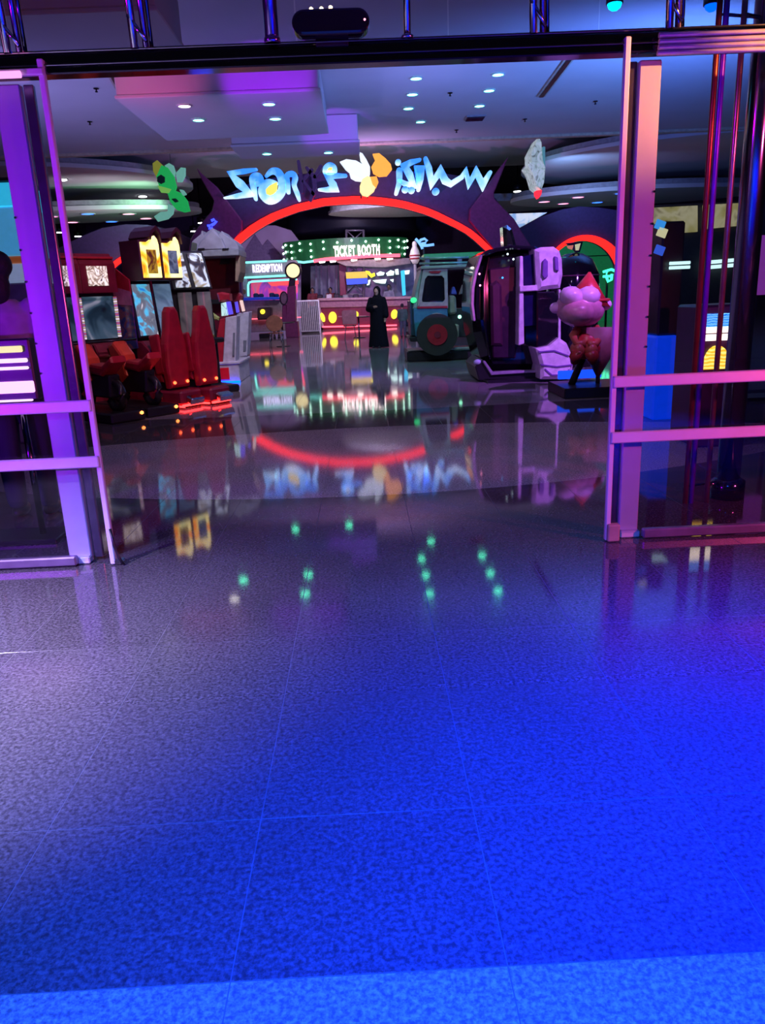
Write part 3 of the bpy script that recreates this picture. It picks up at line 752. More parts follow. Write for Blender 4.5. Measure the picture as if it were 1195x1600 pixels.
# Arabic word
L_([(619, 302, 5), (624, 285, 7), (624, 266, 8)])
ring = lambda cx, cy, r_: [(cx + r_ * math.cos(R(20 * k)), cy + r_ * math.sin(R(20 * k))) for k in range(18)]
def dot(cx, cy, r_): pxprism('letter_dot', ring(cx, cy, r_), YS, T, LF, sg)
dot(622, 253, 4.5)
L_([(656, 249, 4), (642, 253, 7), (632, 258, 8), (640, 272, 9), (646, 289, 7), (634, 287, 6), (624, 282, 5)])
L_([(654, 296, 5), (658, 280, 6), (660, 262, 6), (652, 262, 6), (655, 272, 5)])
L_([(665, 247, 5), (670, 262, 8), (675, 286, 10), (688, 266, 9), (696, 282, 9), (705, 287, 7), (722, 276, 6), (728, 266, 6), (733, 287, 8), (744, 267, 8), (755, 289, 9), (766, 269, 5)])
dot(633, 296, 5.2); dot(643, 297, 5.2); dot(681, 299, 5.5)
# small fixings and the plain winged emblem between the words
WING = EM('white_lit_acrylic', (0.80, 0.95, 1.0), 0.95); ORG = EM('orange_lit_acrylic', (1.0, 0.42, 0.06), 1.05); YLO = EM('pale_yellow_lit_acrylic', (1.0, 0.86, 0.35), 1.0)
em = empty('sign_emblem', (W(573, 280, YS).x, YS - 0.05, 4.9), 'lit emblem of white petals and orange and yellow drops between the words', 'emblem')
def E_(nm, pts, mat, dy=0.0):
    q = [W(p[0], p[1], YS) for p in pts]
    prism(nm, [(p.x - em.location.x, p.z - em.location.z) for p in q], 'Y', -0.15 + dy, 0.1 + dy, mat, em, 0.02)
E_('petal', [(531, 254), (541, 250), (556, 252), (570, 260), (578, 272), (576, 282), (566, 281), (552, 276), (540, 266)], WING)
E_('petal', [(546, 272), (556, 277), (568, 282), (564, 284), (555, 283), (548, 279)], WING, 0.03)
E_('petal', [(561, 239), (566, 241), (572, 250), (578, 262), (578, 270), (570, 262), (563, 252)], WING, -0.02)
E_('flame_drop', [(582, 242), (592, 241), (602, 249), (610, 258), (612, 266), (604, 276), (592, 277), (583, 272), (580, 262), (586, 252)], ORG, -0.04)
E_('round_drop', [(562, 292), (566, 281), (574, 276), (584, 280), (588, 290), (584, 300), (574, 308), (566, 306), (562, 300)], YLO, -0.02)
E_('lower_drop', [(578, 278), (588, 277), (591, 286), (587, 295), (582, 290)], ORG, -0.07)
for o in (sg, em):
    rod('sign_bracket', (0, 0.15, -0.1), (0, 0.62, -0.1), 0.03, BLACK, o)
# hanging panels either side
hg = empty('hanging_panel', (W(265, 290, 27).x, 27.0, W(265, 290, 27).z), 'green leaf cluster light panel hanging left of the arch', 'panel')
def H_(nm, pts, mat, dy=0):
    q = [W(p[0], p[1], 27.0) for p in pts]
    prism(nm, [(p.x - hg.location.x, p.z - hg.location.z) for p in q], 'Y', dy, dy + 0.12, mat, hg, 0.02)
GR1 = EM('green_acrylic', (0.02, 0.55, 0.12), 0.55); GR2 = EM('lime_acrylic', (0.25, 0.65, 0.12), 0.55); GR3 = EM('pale_teal_acrylic', (0.22, 0.62, 0.50), 0.5); GRD = M('dark_green_acrylic', (0.01, 0.08, 0.04), 0.3)
H_('leaf', [(238, 255), (245, 250), (254, 258), (251, 270), (243, 275), (239, 268)], EM('olive_acrylic', (0.40, 0.42, 0.06), 0.4))
H_('leaf', [(252, 258), (262, 262), (272, 276), (276, 292), (272, 304), (260, 302), (249, 292), (244, 276)], GR1, -0.02)
H_('leaf', [(256, 258), (263, 254), (270, 258), (273, 268), (271, 280), (263, 266)], GR3, 0.06)
H_('leaf', [(274, 270), (282, 261), (289, 262), (289, 274), (284, 284), (276, 284)], GR3, 0.03)
H_('leaf', [(246, 290), (258, 293), (268, 296), (264, 302), (252, 301)], GR2, -0.06)
H_('leaf', [(262, 303), (274, 298), (284, 302), (293, 314), (297, 330), (288, 332), (276, 328), (266, 316)], GR1, -0.02)
H_('leaf', [(280, 296), (287, 297), (292, 304), (286, 306)], GR3, -0.05)
H_('leaf', [(262, 318), (272, 322), (270, 334), (262, 342), (246, 346), (240, 338), (250, 331), (261, 330)], GR3, 0.02)
H_('leaf_spot', [(246, 277), (252, 273), (258, 277), (258, 285), (252, 288), (246, 284)], GRD, -0.07)
H_('leaf_spot', [(268, 311), (275, 310), (280, 315), (274, 317)], GRD, -0.07)
rod('hanging_wire', (0.1, 0.06, 0.7), (0.1, 0.06, 6.5 - hg.location.z), 0.008, BLACK, hg)
h2 = empty('hanging_panel', (W(841, 262, 27).x, 27.0, W(841, 262, 27).z), 'pale panel with red tip hanging edge-on right of the arch', 'panel')
PALE = SCREEN('pale_mottled_acrylic', [(0.10, 0.14, 0.12), (0.45, 0.62, 0.55), (0.62, 0.78, 0.74), (0.25, 0.33, 0.3)], 0.45, 3.0)
def H2(nm, pts, mat, dy=0, th=1.1):
    q = [W(p[0], p[1], 27.0) for p in pts]
    prism(nm, [(p.x - h2.location.x, p.z - h2.location.z) for p in q], 'Y', dy, dy + th, mat, h2, 0.015)
H2('panel_board', [(838, 222), (842, 214), (846, 222), (848, 250), (852, 262), (850, 285), (846, 296), (838, 290), (833, 272), (825, 258), (831, 252), (830, 238)], PALE)
H2('panel_board', [(849, 228), (853, 228), (853, 262), (849, 262)], EM('blue_acrylic_edge', (0.15, 0.45, 0.6), 0.4), 0.1)
H2('panel_tip', [(839, 297), (848, 296), (847, 303), (843, 309), (839, 303)], EM('red_tip', (1.0, 0.03, 0.06), 1.2), 0.1, 0.4)
rod('hanging_wire', (0, 0.4, 1.0), (0, 0.4, 6.5 - h2.location.z), 0.008, BLACK, h2)
# ================================================================== GAME MACHINES
FLAME = SCREEN('flame_marquee', [(1.0, 0.10, 0.0), (1.0, 0.45, 0.03), (1.0, 0.85, 0.30), (0.85, 0.95, 0.45)], 1.6, 3.2, 'noise', 1.3)
MDARK = SCREEN('marquee_picture', [(0.02, 0.01, 0.02), (0.10, 0.02, 0.02), (0.5, 0.35, 0.03), (0.03, 0.02, 0.04)], 0.5, 4.0, 'noise', 4.0)
MBLUE = SCREEN('marquee_grey_picture', [(0.02, 0.03, 0.06), (0.05, 0.08, 0.14), (0.16, 0.24, 0.35), (0.04, 0.06, 0.1)], 0.5, 4.0, 'noise', 9.0)
SCR_B = SCREEN('blue_game_screen', [(0.03, 0.25, 0.8), (0.10, 0.6, 0.9), (0.16, 0.2, 0.26), (0.13, 0.16, 0.2), (0.9, 0.95, 1.0)], 0.75, 3.2, 'noise', 2.0)
SCR_G = SCREEN('grey_game_screen', [(0.03, 0.05, 0.10), (0.10, 0.18, 0.28), (0.16, 0.28, 0.40), (0.05, 0.09, 0.14)], 0.55, 2.5, 'noise', 5.0)
SCR_D = SCREEN('dim_game_screen', [(0.005, 0.01, 0.02), (0.01, 0.03, 0.05), (0.05, 0.11, 0.16), (0.3, 0.38, 0.45)], 0.5, 1.8, 'noise', 7.0)
POST = SCREEN('white_poster_print', [(0.04, 0.02, 0.02), (0.9, 0.85, 0.75), (0.25, 0.18, 0.14), (0.95, 0.9, 0.85), (0.05, 0.02, 0.03)], 1.0, 6.0, 'noise', 3.0)
SIDEB = SCREEN('blue_side_print', [(0.01, 0.01, 0.05), (0.02, 0.02, 0.10), (0.10, 0.03, 0.05), (0.03, 0.03, 0.15)], 0.12, 4.0, 'noise', 6.0)
PINKP = M('dusty_pink_panel', (0.42, 0.14, 0.24), 0.5)

def lobes(w, h):
    """flame shaped marquee outline: flat left shoulder, tall rounded right lobe"""
    return [(-w / 2, 0), (w / 2, 0), (w / 2, h * 0.78), (w * 0.44, h * 0.92), (w * 0.30, h), (w * 0.12, h * 0.97), (-w * 0.02, h * 0.88), (-w * 0.16, h * 0.84), (-w / 2, h * 0.84)]

def racer(loc, rz, label, scr, pic, sd):
    r = empty('racing_cabinet', loc, label, 'arcade machine', 'flame marquee racing cabinets', rz)
    RL = EM('red_led_strip', (1.0, 0.02, 0.02), 9.0); yb0 = -sd - 0.30
    box('base_deck', (0, (yb0 + 0.45) / 2, 0.15), (0.40, 0.45 - yb0, 0.20), DRED, r, 0.03)
    box('base_plinth', (0, (yb0 + 0.45) / 2, 0.025), (0.36, 0.40 - yb0, 0.05), BLACK, r)
    box('light_strip', (0, yb0 + 0.01, 0.045), (0.36, 0.03, 0.03), RL, r)
    box('light_strip', (-0.195, yb0 / 2 - 0.1, 0.035), (0.02, 0.7, 0.025), RL, r)
    prism('cabinet_body', [(0.02, 0.25), (0.46, 0.25), (0.46, 1.82), (0.12, 1.82), (0.02, 0.95)], 'X', -0.18, 0.18, BLACK, r, 0.02)
    prism('side_board', [(-0.02, 0.85), (0.44, 0.80), (0.44, 1.62), (0.28, 1.66), (-0.02, 1.60)], 'X', -0.205, -0.182, SIDEB, r, 0.006)
    prism('side_board_cap', [(-0.02, 1.60), (0.28, 1.66), (0.44, 1.62), (0.40, 1.86), (0.24, 1.96), (-0.02, 1.80)], 'X', -0.207, -0.182, RED, r, 0.006)
    prism('side_board_band', [(-0.02, 1.45), (0.42, 1.48), (0.44, 1.62), (0.24, 1.70), (-0.02, 1.64)], 'X', -0.211, -0.206, PINKP, r)
    box('screen_bezel', (0, -0.005, 1.38), (0.37, 0.05, 0.80), BLACK, r, 0.012, (R(-6), 0, 0))
    box('screen', (0, -0.036, 1.38), (0.32, 0.012, 0.72), scr, r, 0.002, (R(-6), 0, 0))
    prism('marquee_case', [(x, z + 1.78) for x, z in lobes(0.36, 0.64)], 'Y', -0.28, 0.14, M('marquee_case_dark', (0.05, 0.012, 0.03), 0.4), r, 0.012)
    prism('marquee_panel', [(x * 0.88, z * 0.88 + 1.815) for x, z in lobes(0.36, 0.64)], 'Y', -0.305, -0.275, FLAME, r, 0.004)
    box('marquee_picture', (0.0, -0.312, 2.03), (0.17, 0.014, 0.32), pic, r, 0.004)
    prism('marquee_hood', [(x * 0.54, z + 1.80) for x, z in [(0.00, 0.52), (0.06, 0.60), (0.20, 0.655), (0.30, 0.60), (0.34, 0.48), (0.36, 0.5), (0.32, 0.66), (0.2, 0.71), (0.04, 0.65), (-0.06, 0.56)]], 'Y', -0.34, 0.10, M('marquee_case_dark', (0.05, 0.012, 0.03), 0.4), r)
    prism('dashboard', [(-0.26, 0.72), (0.04, 0.62), (0.04, 0.95), (-0.10, 0.95), (-0.26, 0.82)], 'X', -0.19, 0.19, DRED, r, 0.02)
    wp = [(0.12 * math.cos(R(a)), -0.30 - 0.05 * math.sin(R(a)), 0.88 + 0.11 * math.sin(R(a))) for a in range(0, 360, 20)]
    wh = tube('steering_wheel', wp, 0.016, BLACK, r, closed=True)
    for a in (90, 210, 330): rod('wheel_spoke', (0, -0.30, 0.88), (0.12 * math.cos(R(a)), -0.30 - 0.05 * math.sin(R(a)), 0.88 + 0.11 * math.sin(R(a))), 0.012, BLACK, wh, seg=8)
    rod('steering_column', (0, -0.30, 0.88), (0, -0.18, 0.83), 0.03, BLACK, r)
    ball('dash_lamp', (0.13, -0.27, 0.86), 0.025, EM('warm_dash_lamp', (1.0, 0.85, 0.6), 4), r, sub=1)
    y0 = -sd
    prism('seat_cushion', [(y0 + 0.06, 0.36), (y0 + 0.50, 0.36), (y0 + 0.52, 0.50), (y0 + 0.44, 0.55), (y0 + 0.08, 0.50)], 'X', -0.18, 0.18, RED, r, 0.04, seg=2)
    prism('backrest', [(-0.18, 0.28), (0.18, 0.28), (0.205, 0.60), (0.19, 0.90), (0.14, 1.10), (0.10, 1.34), (0.055, 1.41), (-0.055, 1.41), (-0.10, 1.34), (-0.14, 1.10), (-0.19, 0.90), (-0.205, 0.60)], 'Y', y0 - 0.10, y0 + 0.05, RED, r, 0.04, seg=2)
    for sx in (-1, 1):
        box('seat_bolster', (sx * 0.175, y0 + 0.12, 0.76), (0.06, 0.20, 0.56), RED, r, 0.026, (R(-8), 0, 0), 2)
    box('seat_pedestal', (0, y0 + 0.2, 0.30), (0.28, 0.36, 0.14), BLACK, r, 0.02)
    for sx in (-1, 1): ball('rear_lamp', (sx * 0.12, y0 - 0.11, 0.36), (0.03, 0.02, 0.025), EM('rear_red_lamp', (1.0, 0.10, 0.03), 5), r, sub=1)
    for k in range(3): box('pedal', (-0.10 + 0.10 * k, -0.10, 0.32), (0.06, 0.03, 0.12), CHROME, r, 0.01, (R(-25), 0, 0))
    box('rear_step', (0.0, yb0 - 0.06, 0.12), (0.26, 0.14, 0.10), CHROME, r, 0.02, (R(20), 0, 0))
    return r
RZ = R(55)
racer((-3.15, 11.5, 0), RZ, 'flame marquee racing cabinet with red seat, the one nearer the left door', SCR_B, MDARK, 0.52)
racer((-2.94, 11.86, 0), RZ, 'flame marquee racing cabinet with red seat and grey screen, next to the tall booth', SCR_G, MBLUE, 0.72)

def biker(loc, rz, label):
    r = empty('motorbike_cabinet', loc, label, 'arcade machine', 'dark motorbike cabinets behind the left door', rz)
    prism('cabinet_body', [(0.02, 0.0), (0.55, 0.0), (0.55, 2.05), (0.05, 2.05), (-0.05, 1.72), (0.02, 1.0)], 'X', -0.27, 0.27, DRED, r, 0.02)
    prism('marquee_head', [(-0.16, 1.64), (0.2, 1.70), (0.2, 2.16), (-0.06, 2.16), (-0.16, 2.02)], 'X', -0.28, 0.28, DRED, r, 0.02)
    box('poster', (-0.02, -0.170, 1.86), (0.30, 0.014, 0.26), POST, r, 0.003, (R(0), 0, 0))
    box('marquee_stripe', (0, -0.125, 2.10), (0.54, 0.03, 0.03), RED, r, 0.004, (R(-14), 0, 0))
    box('screen_bezel', (0, -0.02, 1.30), (0.53, 0.05, 0.68), BLACK, r, 0.012)
    box('screen', (0, -0.05, 1.30), (0.47, 0.012, 0.58), SCR_D, r, 0.002)
    box('sticker_strip', (0.268, -0.052, 1.30), (0.05, 0.012, 0.56), SCREEN('sticker_print', [(0.8, 0.8, 0.85), (0.2, 0.05, 0.1), (0.7, 0.75, 0.3), (0.2, 0.15, 0.6), (0.4, 0.1, 0.15)], 0.7, 2.6, 'wave', 0.3), r)
    prism('control_shelf', [(-0.34, 0.78), (0.04, 0.72), (0.04, 0.96), (-0.24, 0.96)], 'X', -0.26, 0.26, DRED, r, 0.02)
    # bike
    prism('bike_fairing', [(-0.40, 0.55), (-0.30, 0.92), (-0.46, 0.98), (-0.66, 0.80), (-0.72, 0.52), (-0.55, 0.42)], 'X', -0.11, 0.11, M('orange_fairing', (0.55, 0.06, 0.03), 0.3), r, 0.04, seg=2)
    prism('bike_seat', [(-0.66, 0.62), (-0.76, 0.74), (-1.05, 0.72), (-1.28, 0.84), (-1.30, 0.76), (-1.0, 0.58)], 'X', -0.12, 0.12, RED, r, 0.04, seg=2)
    prism('bike_frame', [(-0.45, 0.30), (-1.10, 0.30), (-1.15, 0.60), (-0.60, 0.60)], 'X', -0.08, 0.08, BLACK, r, 0.02)
    rod('handlebar', (-0.28, -0.44, 0.99), (0.28, -0.44, 0.99), 0.016, BLACK, r)
    ball('headlamp', (0, -0.36, 0.72), (0.06, 0.05, 0.06), EM('pale_headlamp', (0.9, 1.0, 0.8), 1.2), r)
    for y_ in (-0.35, -1.12):
        tube('bike_wheel', [(0.0, y_ + 0.17 * math.cos(R(a)), 0.33 + 0.17 * math.sin(R(a))) for a in range(0, 360, 24)], 0.05, BLACK, r, closed=True)
    box('platform', (0, -0.62, 0.07), (0.5, 1.5, 0.13), BLACK, r, 0.02)
    ball('floor_lamp', (0.18, -1.38, 0.10), (0.03, 0.02, 0.025), EM('rear_orange_lamp', (1.0, 0.22, 0.05), 5), r, sub=1)
    return r
biker((-3.72, 11.22, 0), R(48), 'dark motorbike cabinet with white poster, right one behind the left door')
biker((-4.06, 10.76, 0), R(48), 'dark motorbike cabinet with white poster, left one cut by the magenta door edge')

# third machine: twin slanted marquees above curved grey screens
tw = empty('shooting_cabinet', (-2.74, 13.1, 0), 'black twin shooting cabinet with slanted white marquees beside the flame marquees', 'arcade machine', None, R(38))
prism('cabinet_body', [(0.0, 0.0), (0.7, 0.0), (0.7, 1.75), (0.1, 1.75), (0.0, 0.9)], 'X', -0.36, 0.36, BLACK, tw, 0.02)
prism('marquee_box', [(-0.02, 1.66), (0.6, 1.66), (0.6, 2.28), (0.22, 2.28)], 'X', -0.36, 0.36, BLACK, tw, 0.02)
STREAK = SCREEN('white_streak_print', [(0.02, 0.02, 0.04), (0.05, 0.04, 0.05), (0.55, 0.65, 0.75), (0.30, 0.27, 0.18), (0.08, 0.06, 0.06)], 0.7, 3.4, 'noise', 2.5)
for sx in (-1, 1):
    mp = box('marquee_panel', (sx * 0.17, 0.075, 1.97), (0.26, 0.02, 0.58), STREAK, tw, 0.004, (R(-21), 0, 0))
    prism('screen_column', [(sx * 0.17 + 0.12 * math.cos(R(a)), -0.02 - 0.09 * math.sin(R(a))) for a in range(0, 181, 15)], 'Z', 0.92, 1.62, SCREEN('curved_grey_screen', [(0.05, 0.05, 0.06), (0.13, 0.12, 0.13), (0.22, 0.2, 0.2)], 0.35, 1.5), tw)
    rod('gun', (sx * 0.17, -0.22, 0.90), (sx * 0.13, -0.05, 0.98), 0.03, M('gun_olive', (0.30, 0.34, 0.10), 0.4), tw)
    rod('gun_grip', (sx * 0.17, -0.20, 0.90), (sx * 0.17, -0.24, 0.78), 0.022, BLACK, tw)
box('control_shelf', (0, -0.12, 0.84), (0.70, 0.30, 0.08), BLACK, tw, 0.02)
ball('button_lamp', (0.05, -0.28, 0.86), 0.035, EM('amber_button', (1.0, 0.35, 0.08), 4), tw, sub=1)
box('base', (0, -0.2, 0.06), (0.74, 0.8, 0.12), BLACK, tw, 0.02)

# tall red booth with mountain roof
tb = empty('theatre_booth', (-2.66, 14.9, 0), 'tall red shooting booth with grey mountain shaped roof and white consoles', 'arcade machine')
o_ = tb.location
def TB(nm, pts, Y, th, mat, bev=0.012): return pxprism(nm, pts, Y, th, mat, tb, bev)
def zx(px, Y): return W(px, 500, Y).x
xl, xr = W(306, 580, 14.3).x - o_.x, W(374, 580, 14.3).x - o_.x
box('base_frame', ((xl + xr) / 2, 0.05, 0.17), (xr - xl, 1.3, 0.34), M('lilac_white_panel', (0.50, 0.44, 0.52), 0.45), tb, 0.015)
box('base_panel', ((xl + xr) / 2 - 0.06, -0.607, 0.17), (xr - xl - 0.26, 0.02, 0.22), M('glowing_red_panel', (0.35, 0.01, 0.02), 0.3, 0, (0.6, 0.0, 0.01), 0.25), tb, 0.006)
box('blue_strip', ((xl + xr) / 2 + 0.05, -0.62, 0.018), (xr - xl - 0.1, 0.04, 0.03), EM('blue_led_strip', (0.0, 0.03, 1.0), 14.0), tb)
box('deck', ((xl + xr) / 2, 0.05, 0.36), (xr - xl + 0.06, 1.36, 0.05), M('lilac_white_panel', (0.5, 0.44, 0.52), 0.45), tb, 0.012)
TB('back_wall', [(304, 398), (371, 398), (378, 560), (318, 560)], 15.45, 0.12, DRED)
TB('side_wall', [(300, 398), (308, 398), (316, 500), (322, 560), (312, 560)], 14.7, 0.85, DRED)
TB('side_column', [(368, 392), (375, 400), (375, 425), (371, 440), (367, 440)], 14.75, 0.7, M('tan_column', (0.32, 0.22, 0.14), 0.6))
TB('roof_lintel', [(299, 392), (372, 389), (373, 399), (299, 402)], 14.6, 1.0, M('grey_lintel', (0.26, 0.27, 0.30), 0.5))
ROCK = M('grey_rock_roof', (0.34, 0.33, 0.42), 0.7, bump=0.8, scale=5)
rf = TB('roof_peak', [(299, 392), (300, 377), (313, 366), (315, 360), (318, 367), (331, 356), (341, 366), (346, 361), (352, 367), (364, 375), (372, 384), (373, 390)], 14.75, 0.8, ROCK, 0.015)
TB('roof_peak', [(312, 378), (331, 359), (346, 372), (352, 390), (306, 391)], 14.62, 0.2, ROCK, 0.02)
for px in (314, 352): TB('roof_slot', [(px - 5, 388), (px + 5, 387.5), (px + 5, 390), (px - 5, 390.5)], 14.58, 0.06, BLACK, 0)
TB('lattice_post', [(299, 378), (307, 380), (306, 400), (296, 402)], 14.7, 0.3, M('mossy_lattice', (0.08, 0.10, 0.08), 0.7))
TB('dark_shelf', [(318, 468), (345, 468), (346, 475), (318, 476)], 15.2, 0.25, BLACK)
TB('back_slot', [(345, 405), (360, 404), (358, 412), (343, 413)], 15.40, 0.05, BLACK, 0)
LIL = M('lilac_white_panel', (0.5, 0.44, 0.52), 0.45)
def console(pts_white, pts_red, Y, th):
    TB('console_panel', pts_white, Y, th, LIL)
    if pts_red: TB('console_side', pts_red, Y + 0.02, th * 0.9, RED)
console([(352, 496), (370, 493), (368, 566), (348, 568)], [(343, 499), (352, 497), (348, 566), (331, 566)], 14.35, 0.42)
console([(369, 490), (389, 487), (386, 556), (368, 559)], None, 15.4, 0.45)
TB('console_leg', [(354, 569), (364, 569), (366, 601), (357, 601)], 14.4, 0.3, LIL)
TB('console_leg', [(371, 560), (380, 559), (382, 590), (373, 591)], 15.45, 0.3, LIL)
TB('console_stripe', [(364, 520), (367, 520), (366, 556), (363, 556)], 14.33, 0.03, M('grey_stripe', (0.16, 0.16, 0.2), 0.5), 0)
TB('console_stripe', [(380, 532), (385, 532), (384, 548), (380, 549)], 15.38, 0.03, M('grey_stripe', (0.16, 0.16, 0.2), 0.5), 0)
TB('gun_rest', [(338, 458), (345, 456), (358, 459), (359, 470), (342, 472)], 14.5, 0.35, RED, 0.03)
TB('gun_rest', [(358, 459), (372, 457), (376, 462), (374, 470), (362, 473)], 15.3, 0.35, RED, 0.03)
TB('console_screen', [(345, 474), (353, 472), (354, 493), (346, 494)], 14.5, 0.2, SCREEN('small_console_screen', [(0.02, 0.03, 0.05), (0.5, 0.8, 0.7), (0.1, 0.1, 0.15)], 0.7, 6), 0.005)
TB('light_bar', [(353, 472), (358, 471), (362, 491), (357, 492)], 14.5, 0.2, EM('violet_bar', (0.12, 0.08, 0.8), 0.9), 0.005)
TB('light_bar', [(374, 470), (377, 469), (381, 486), (378, 487)], 15.35, 0.2, EM('peach_bar', (0.9, 0.6, 0.55), 0.9), 0.005)
TB('light_bar', [(366, 471), (370, 470), (373, 488), (369, 489)], 15.35, 0.2, EM('violet_bar', (0.12, 0.08, 0.8), 0.9), 0.005)
TB('light_gun', [(322, 487), (328, 486), (342, 496), (341, 501), (334, 500)], 14.45, 0.12, M('gun_olive', (0.3, 0.34, 0.1), 0.4), 0.02)
ns = empty('neon_figures', W(331, 350, 28.72), 'small blue neon squiggles on the left horn above the grey roof', 'sign')
for k, pts in enumerate(([(330, 345), (334, 343), (338, 346), (334, 350), (330, 352)], [(324, 353), (328, 352), (327, 357), (332, 356)])):
    tube('neon_tube', [tuple(W(px, py, 28.70) - ns.location) for px, py in pts], 0.05, EM('blue_neon', (0.04, 0.06, 1.0), 2.5), ns, 6)

# toy truck ride, seen from its left side, front to the left
tk = empty('toy_truck_ride', (W(700, 560, 17.0).x, 17.0, 0), 'teal and cream toy truck ride with red wheel hub and roof rack', 'ride')
def TK(nm, pts, Y, th, mat, bev=0.015): return pxprism(nm, pts, Y, th, mat, tk, bev)
CREAM = M('cream_paint', (0.34, 0.32, 0.32), 0.4); TEAL = M('teal_paint', (0.03, 0.20, 0.26), 0.3)
arch = [(683 + 21 * math.cos(R(a)), 519 - 26 * math.sin(R(a))) for a in range(0, 181, 15)]
TK('lower_body', [(646, 482), (699, 482), (700, 519)] + arch[0:] + [(662, 526), (650, 526), (647, 505)], 16.9, 1.2, TEAL)
TK('wheel_arch', [(683 + 24 * math.cos(R(a)), 519 - 30 * math.sin(R(a))) for a in range(0, 181, 15)] + [(683 + 20 * math.cos(R(a)), 519 - 25 * math.sin(R(a))) for a in range(180, -1, -15)], 16.82, 0.2, CREAM, 0.01)
TK('cab_side', [(652, 480), (655, 455), (661, 421), (699, 419), (700, 482), (652, 483), (658, 472), (692, 472), (695, 468), (694, 435), (690, 431), (668, 431), (664, 436), (659, 468), (660, 472)], 16.9, 0.08, CREAM, 0.006)
TK('cab_side', [(661, 421), (699, 419), (700, 482), (655, 482)], 18.0, 0.1, CREAM)
TK('side_window', [(659, 470), (664, 434), (668, 431), (690, 431), (694, 435), (695, 470)], 16.94, 0.02, BLACKG, 0)
TK('windscreen_frame', [(645, 482), (650, 450), (658, 420), (661, 420), (655, 455), (652, 482)], 16.95, 1.1, M('pale_green_frame', (0.20, 0.32, 0.30), 0.4))
TK('roof', [(657, 421), (657, 416), (745, 412), (746, 417)], 16.85, 1.3, CREAM)
TK('red_stripe', [(652, 479), (699, 478), (699, 481), (652, 482)], 16.87, 0.05, RED, 0)
TK('brow_mark', [(670, 424), (690, 423), (686, 427), (673, 427)], 16.88, 0.03, RED, 0)
TK('rear_body', [(700, 482), (745, 482), (746, 527), (702, 527)], 17.3, 0.7, M('dark_interior', (0.02, 0.02, 0.03), 0.5))
TK('seat_back', [(700, 460), (712, 462), (714, 490), (700, 492)], 17.2, 0.5, M('tan_seat', (0.32, 0.25, 0.22), 0.6), 0.04)
TK('step_box', [(700, 508), (717, 507), (717, 527), (700, 528)], 16.95, 0.4, M('tan_seat', (0.32, 0.25, 0.22), 0.6), 0.02)
TK('toy_cone', [(703, 460), (707, 448), (710, 448), (714, 460)], 17.3, 0.2, M('blue_cone', (0.15, 0.2, 0.7), 0.5))
TK('toy_cone', [(718, 460), (723, 445), (726, 458)], 17.3, 0.2, M('pale_cone', (0.35, 0.38, 0.38), 0.5))
for px in (664, 715):
    TK('rack_post', [(px, 418), (px, 401), (px + 7, 401), (px + 7, 417)], 16.95, 0.12, M('violet_grey_post', (0.24, 0.2, 0.34), 0.4))
for py in (404, 412):
    tube('rack_rail', [tuple(W(655, py, 16.95) - tk.location), tuple(W(732, py - 2, 16.95) - tk.location)], 0.022, M('pale_green_rail', (0.28, 0.4, 0.36), 0.3, 0.4), tk)
wc = W(683, 523, 16.75) - tk.location
rod('tyre', wc + Vector((0, 0.0, 0)), wc + Vector((0, 0.3, 0)), 0.44, M('tyre_rubber', (0.016, 0.016, 0.02), 0.7), tk, seg=32)
hubc = rod('wheel_hub', wc + Vector((0, -0.03, 0)), wc + Vector((0, 0.02, 0)), 0.22, RED, tk, seg=28)
rod('hub_cap', wc + Vector((0, -0.05, 0)), wc + Vector((0, -0.03, 0)), 0.07, DRED, tk, seg=16)
TK('bumper', [(639, 527), (662, 526), (662, 534), (641, 534)], 16.9, 1.1, BLACK)
TK('front_fender', [(640, 470), (650, 468), (652, 526), (642, 524)], 17.0, 0.9, M('dark_teal', (0.01, 0.06, 0.08), 0.3))
ball('headlight', W(646, 469, 16.92) - tk.location, (0.07, 0.05, 0.06), EM('green_headlight', (0.05, 0.9, 0.3), 1.2), tk)
ball('side_lamp', W(718, 495, 16.92) - tk.location, 0.04, EM('mint_lamp', (0.3, 1.0, 0.6), 3), tk)
box('chassis', (0.05, 0.6, 0.12), (1.9, 1.1, 0.24), BLACK, tk, 0.03)
box('sill_rail', (0.35, -0.05, 0.26), (0.8, 0.06, 0.05), GREY, tk, 0.01)

# black simulator pod with white shell
sm = empty('simulator_pod', (W(815, 580, 12.6).x, 12.6, 0), 'large glossy black simulator pod with violet lit white shell panels', 'simulator')
def SM(nm, pts, Y, th, mat, bev=0.03): return pxprism(nm, pts, Y, th, mat, sm, bev)
SM('pod_shell', [(750, 398), (766, 389), (800, 384), (838, 384), (852, 392), (856, 450), (853, 560), (846, 580), (764, 580), (752, 560), (741, 520), (737, 480), (739, 440), (743, 415)], 12.7, 1.4, BLACKG, 0.12)
SM('door_ring', [(p.x, p.y) for p in stroke_outline([(752, 400, 4), (744, 425, 5), (739, 450, 5), (738, 475, 5), (741, 500, 4)])], 12.55, 0.2, M('pale_violet_trim', (0.45, 0.40, 0.52), 0.25, 0.3), 0.01)
SM('canopy_rib', [(p.x, p.y) for p in stroke_outline([(758, 398, 5), (776, 390, 6), (800, 386, 7), (835, 388, 6)])], 12.5, 0.4, BLACKG, 0.02)
SM('canopy_rib', [(p.x, p.y) for p in stroke_outline([(764, 402, 3), (757, 440, 4), (757, 500, 4), (766, 560, 3)])], 12.55, 0.3, DCHROME, 0.01)
SM('seat_shadow_panel', [(764, 420), (806, 415), (806, 560), (770, 560)], 12.62, 0.1, M('dark_plum_interior', (0.035, 0.012, 0.03), 0.25), 0.02)
SM('interior_seat', [(766, 445), (776, 438), (784, 446), (786, 540), (768, 540)], 12.56, 0.12, M('plum_seat', (0.06, 0.015, 0.04), 0.35), 0.04)
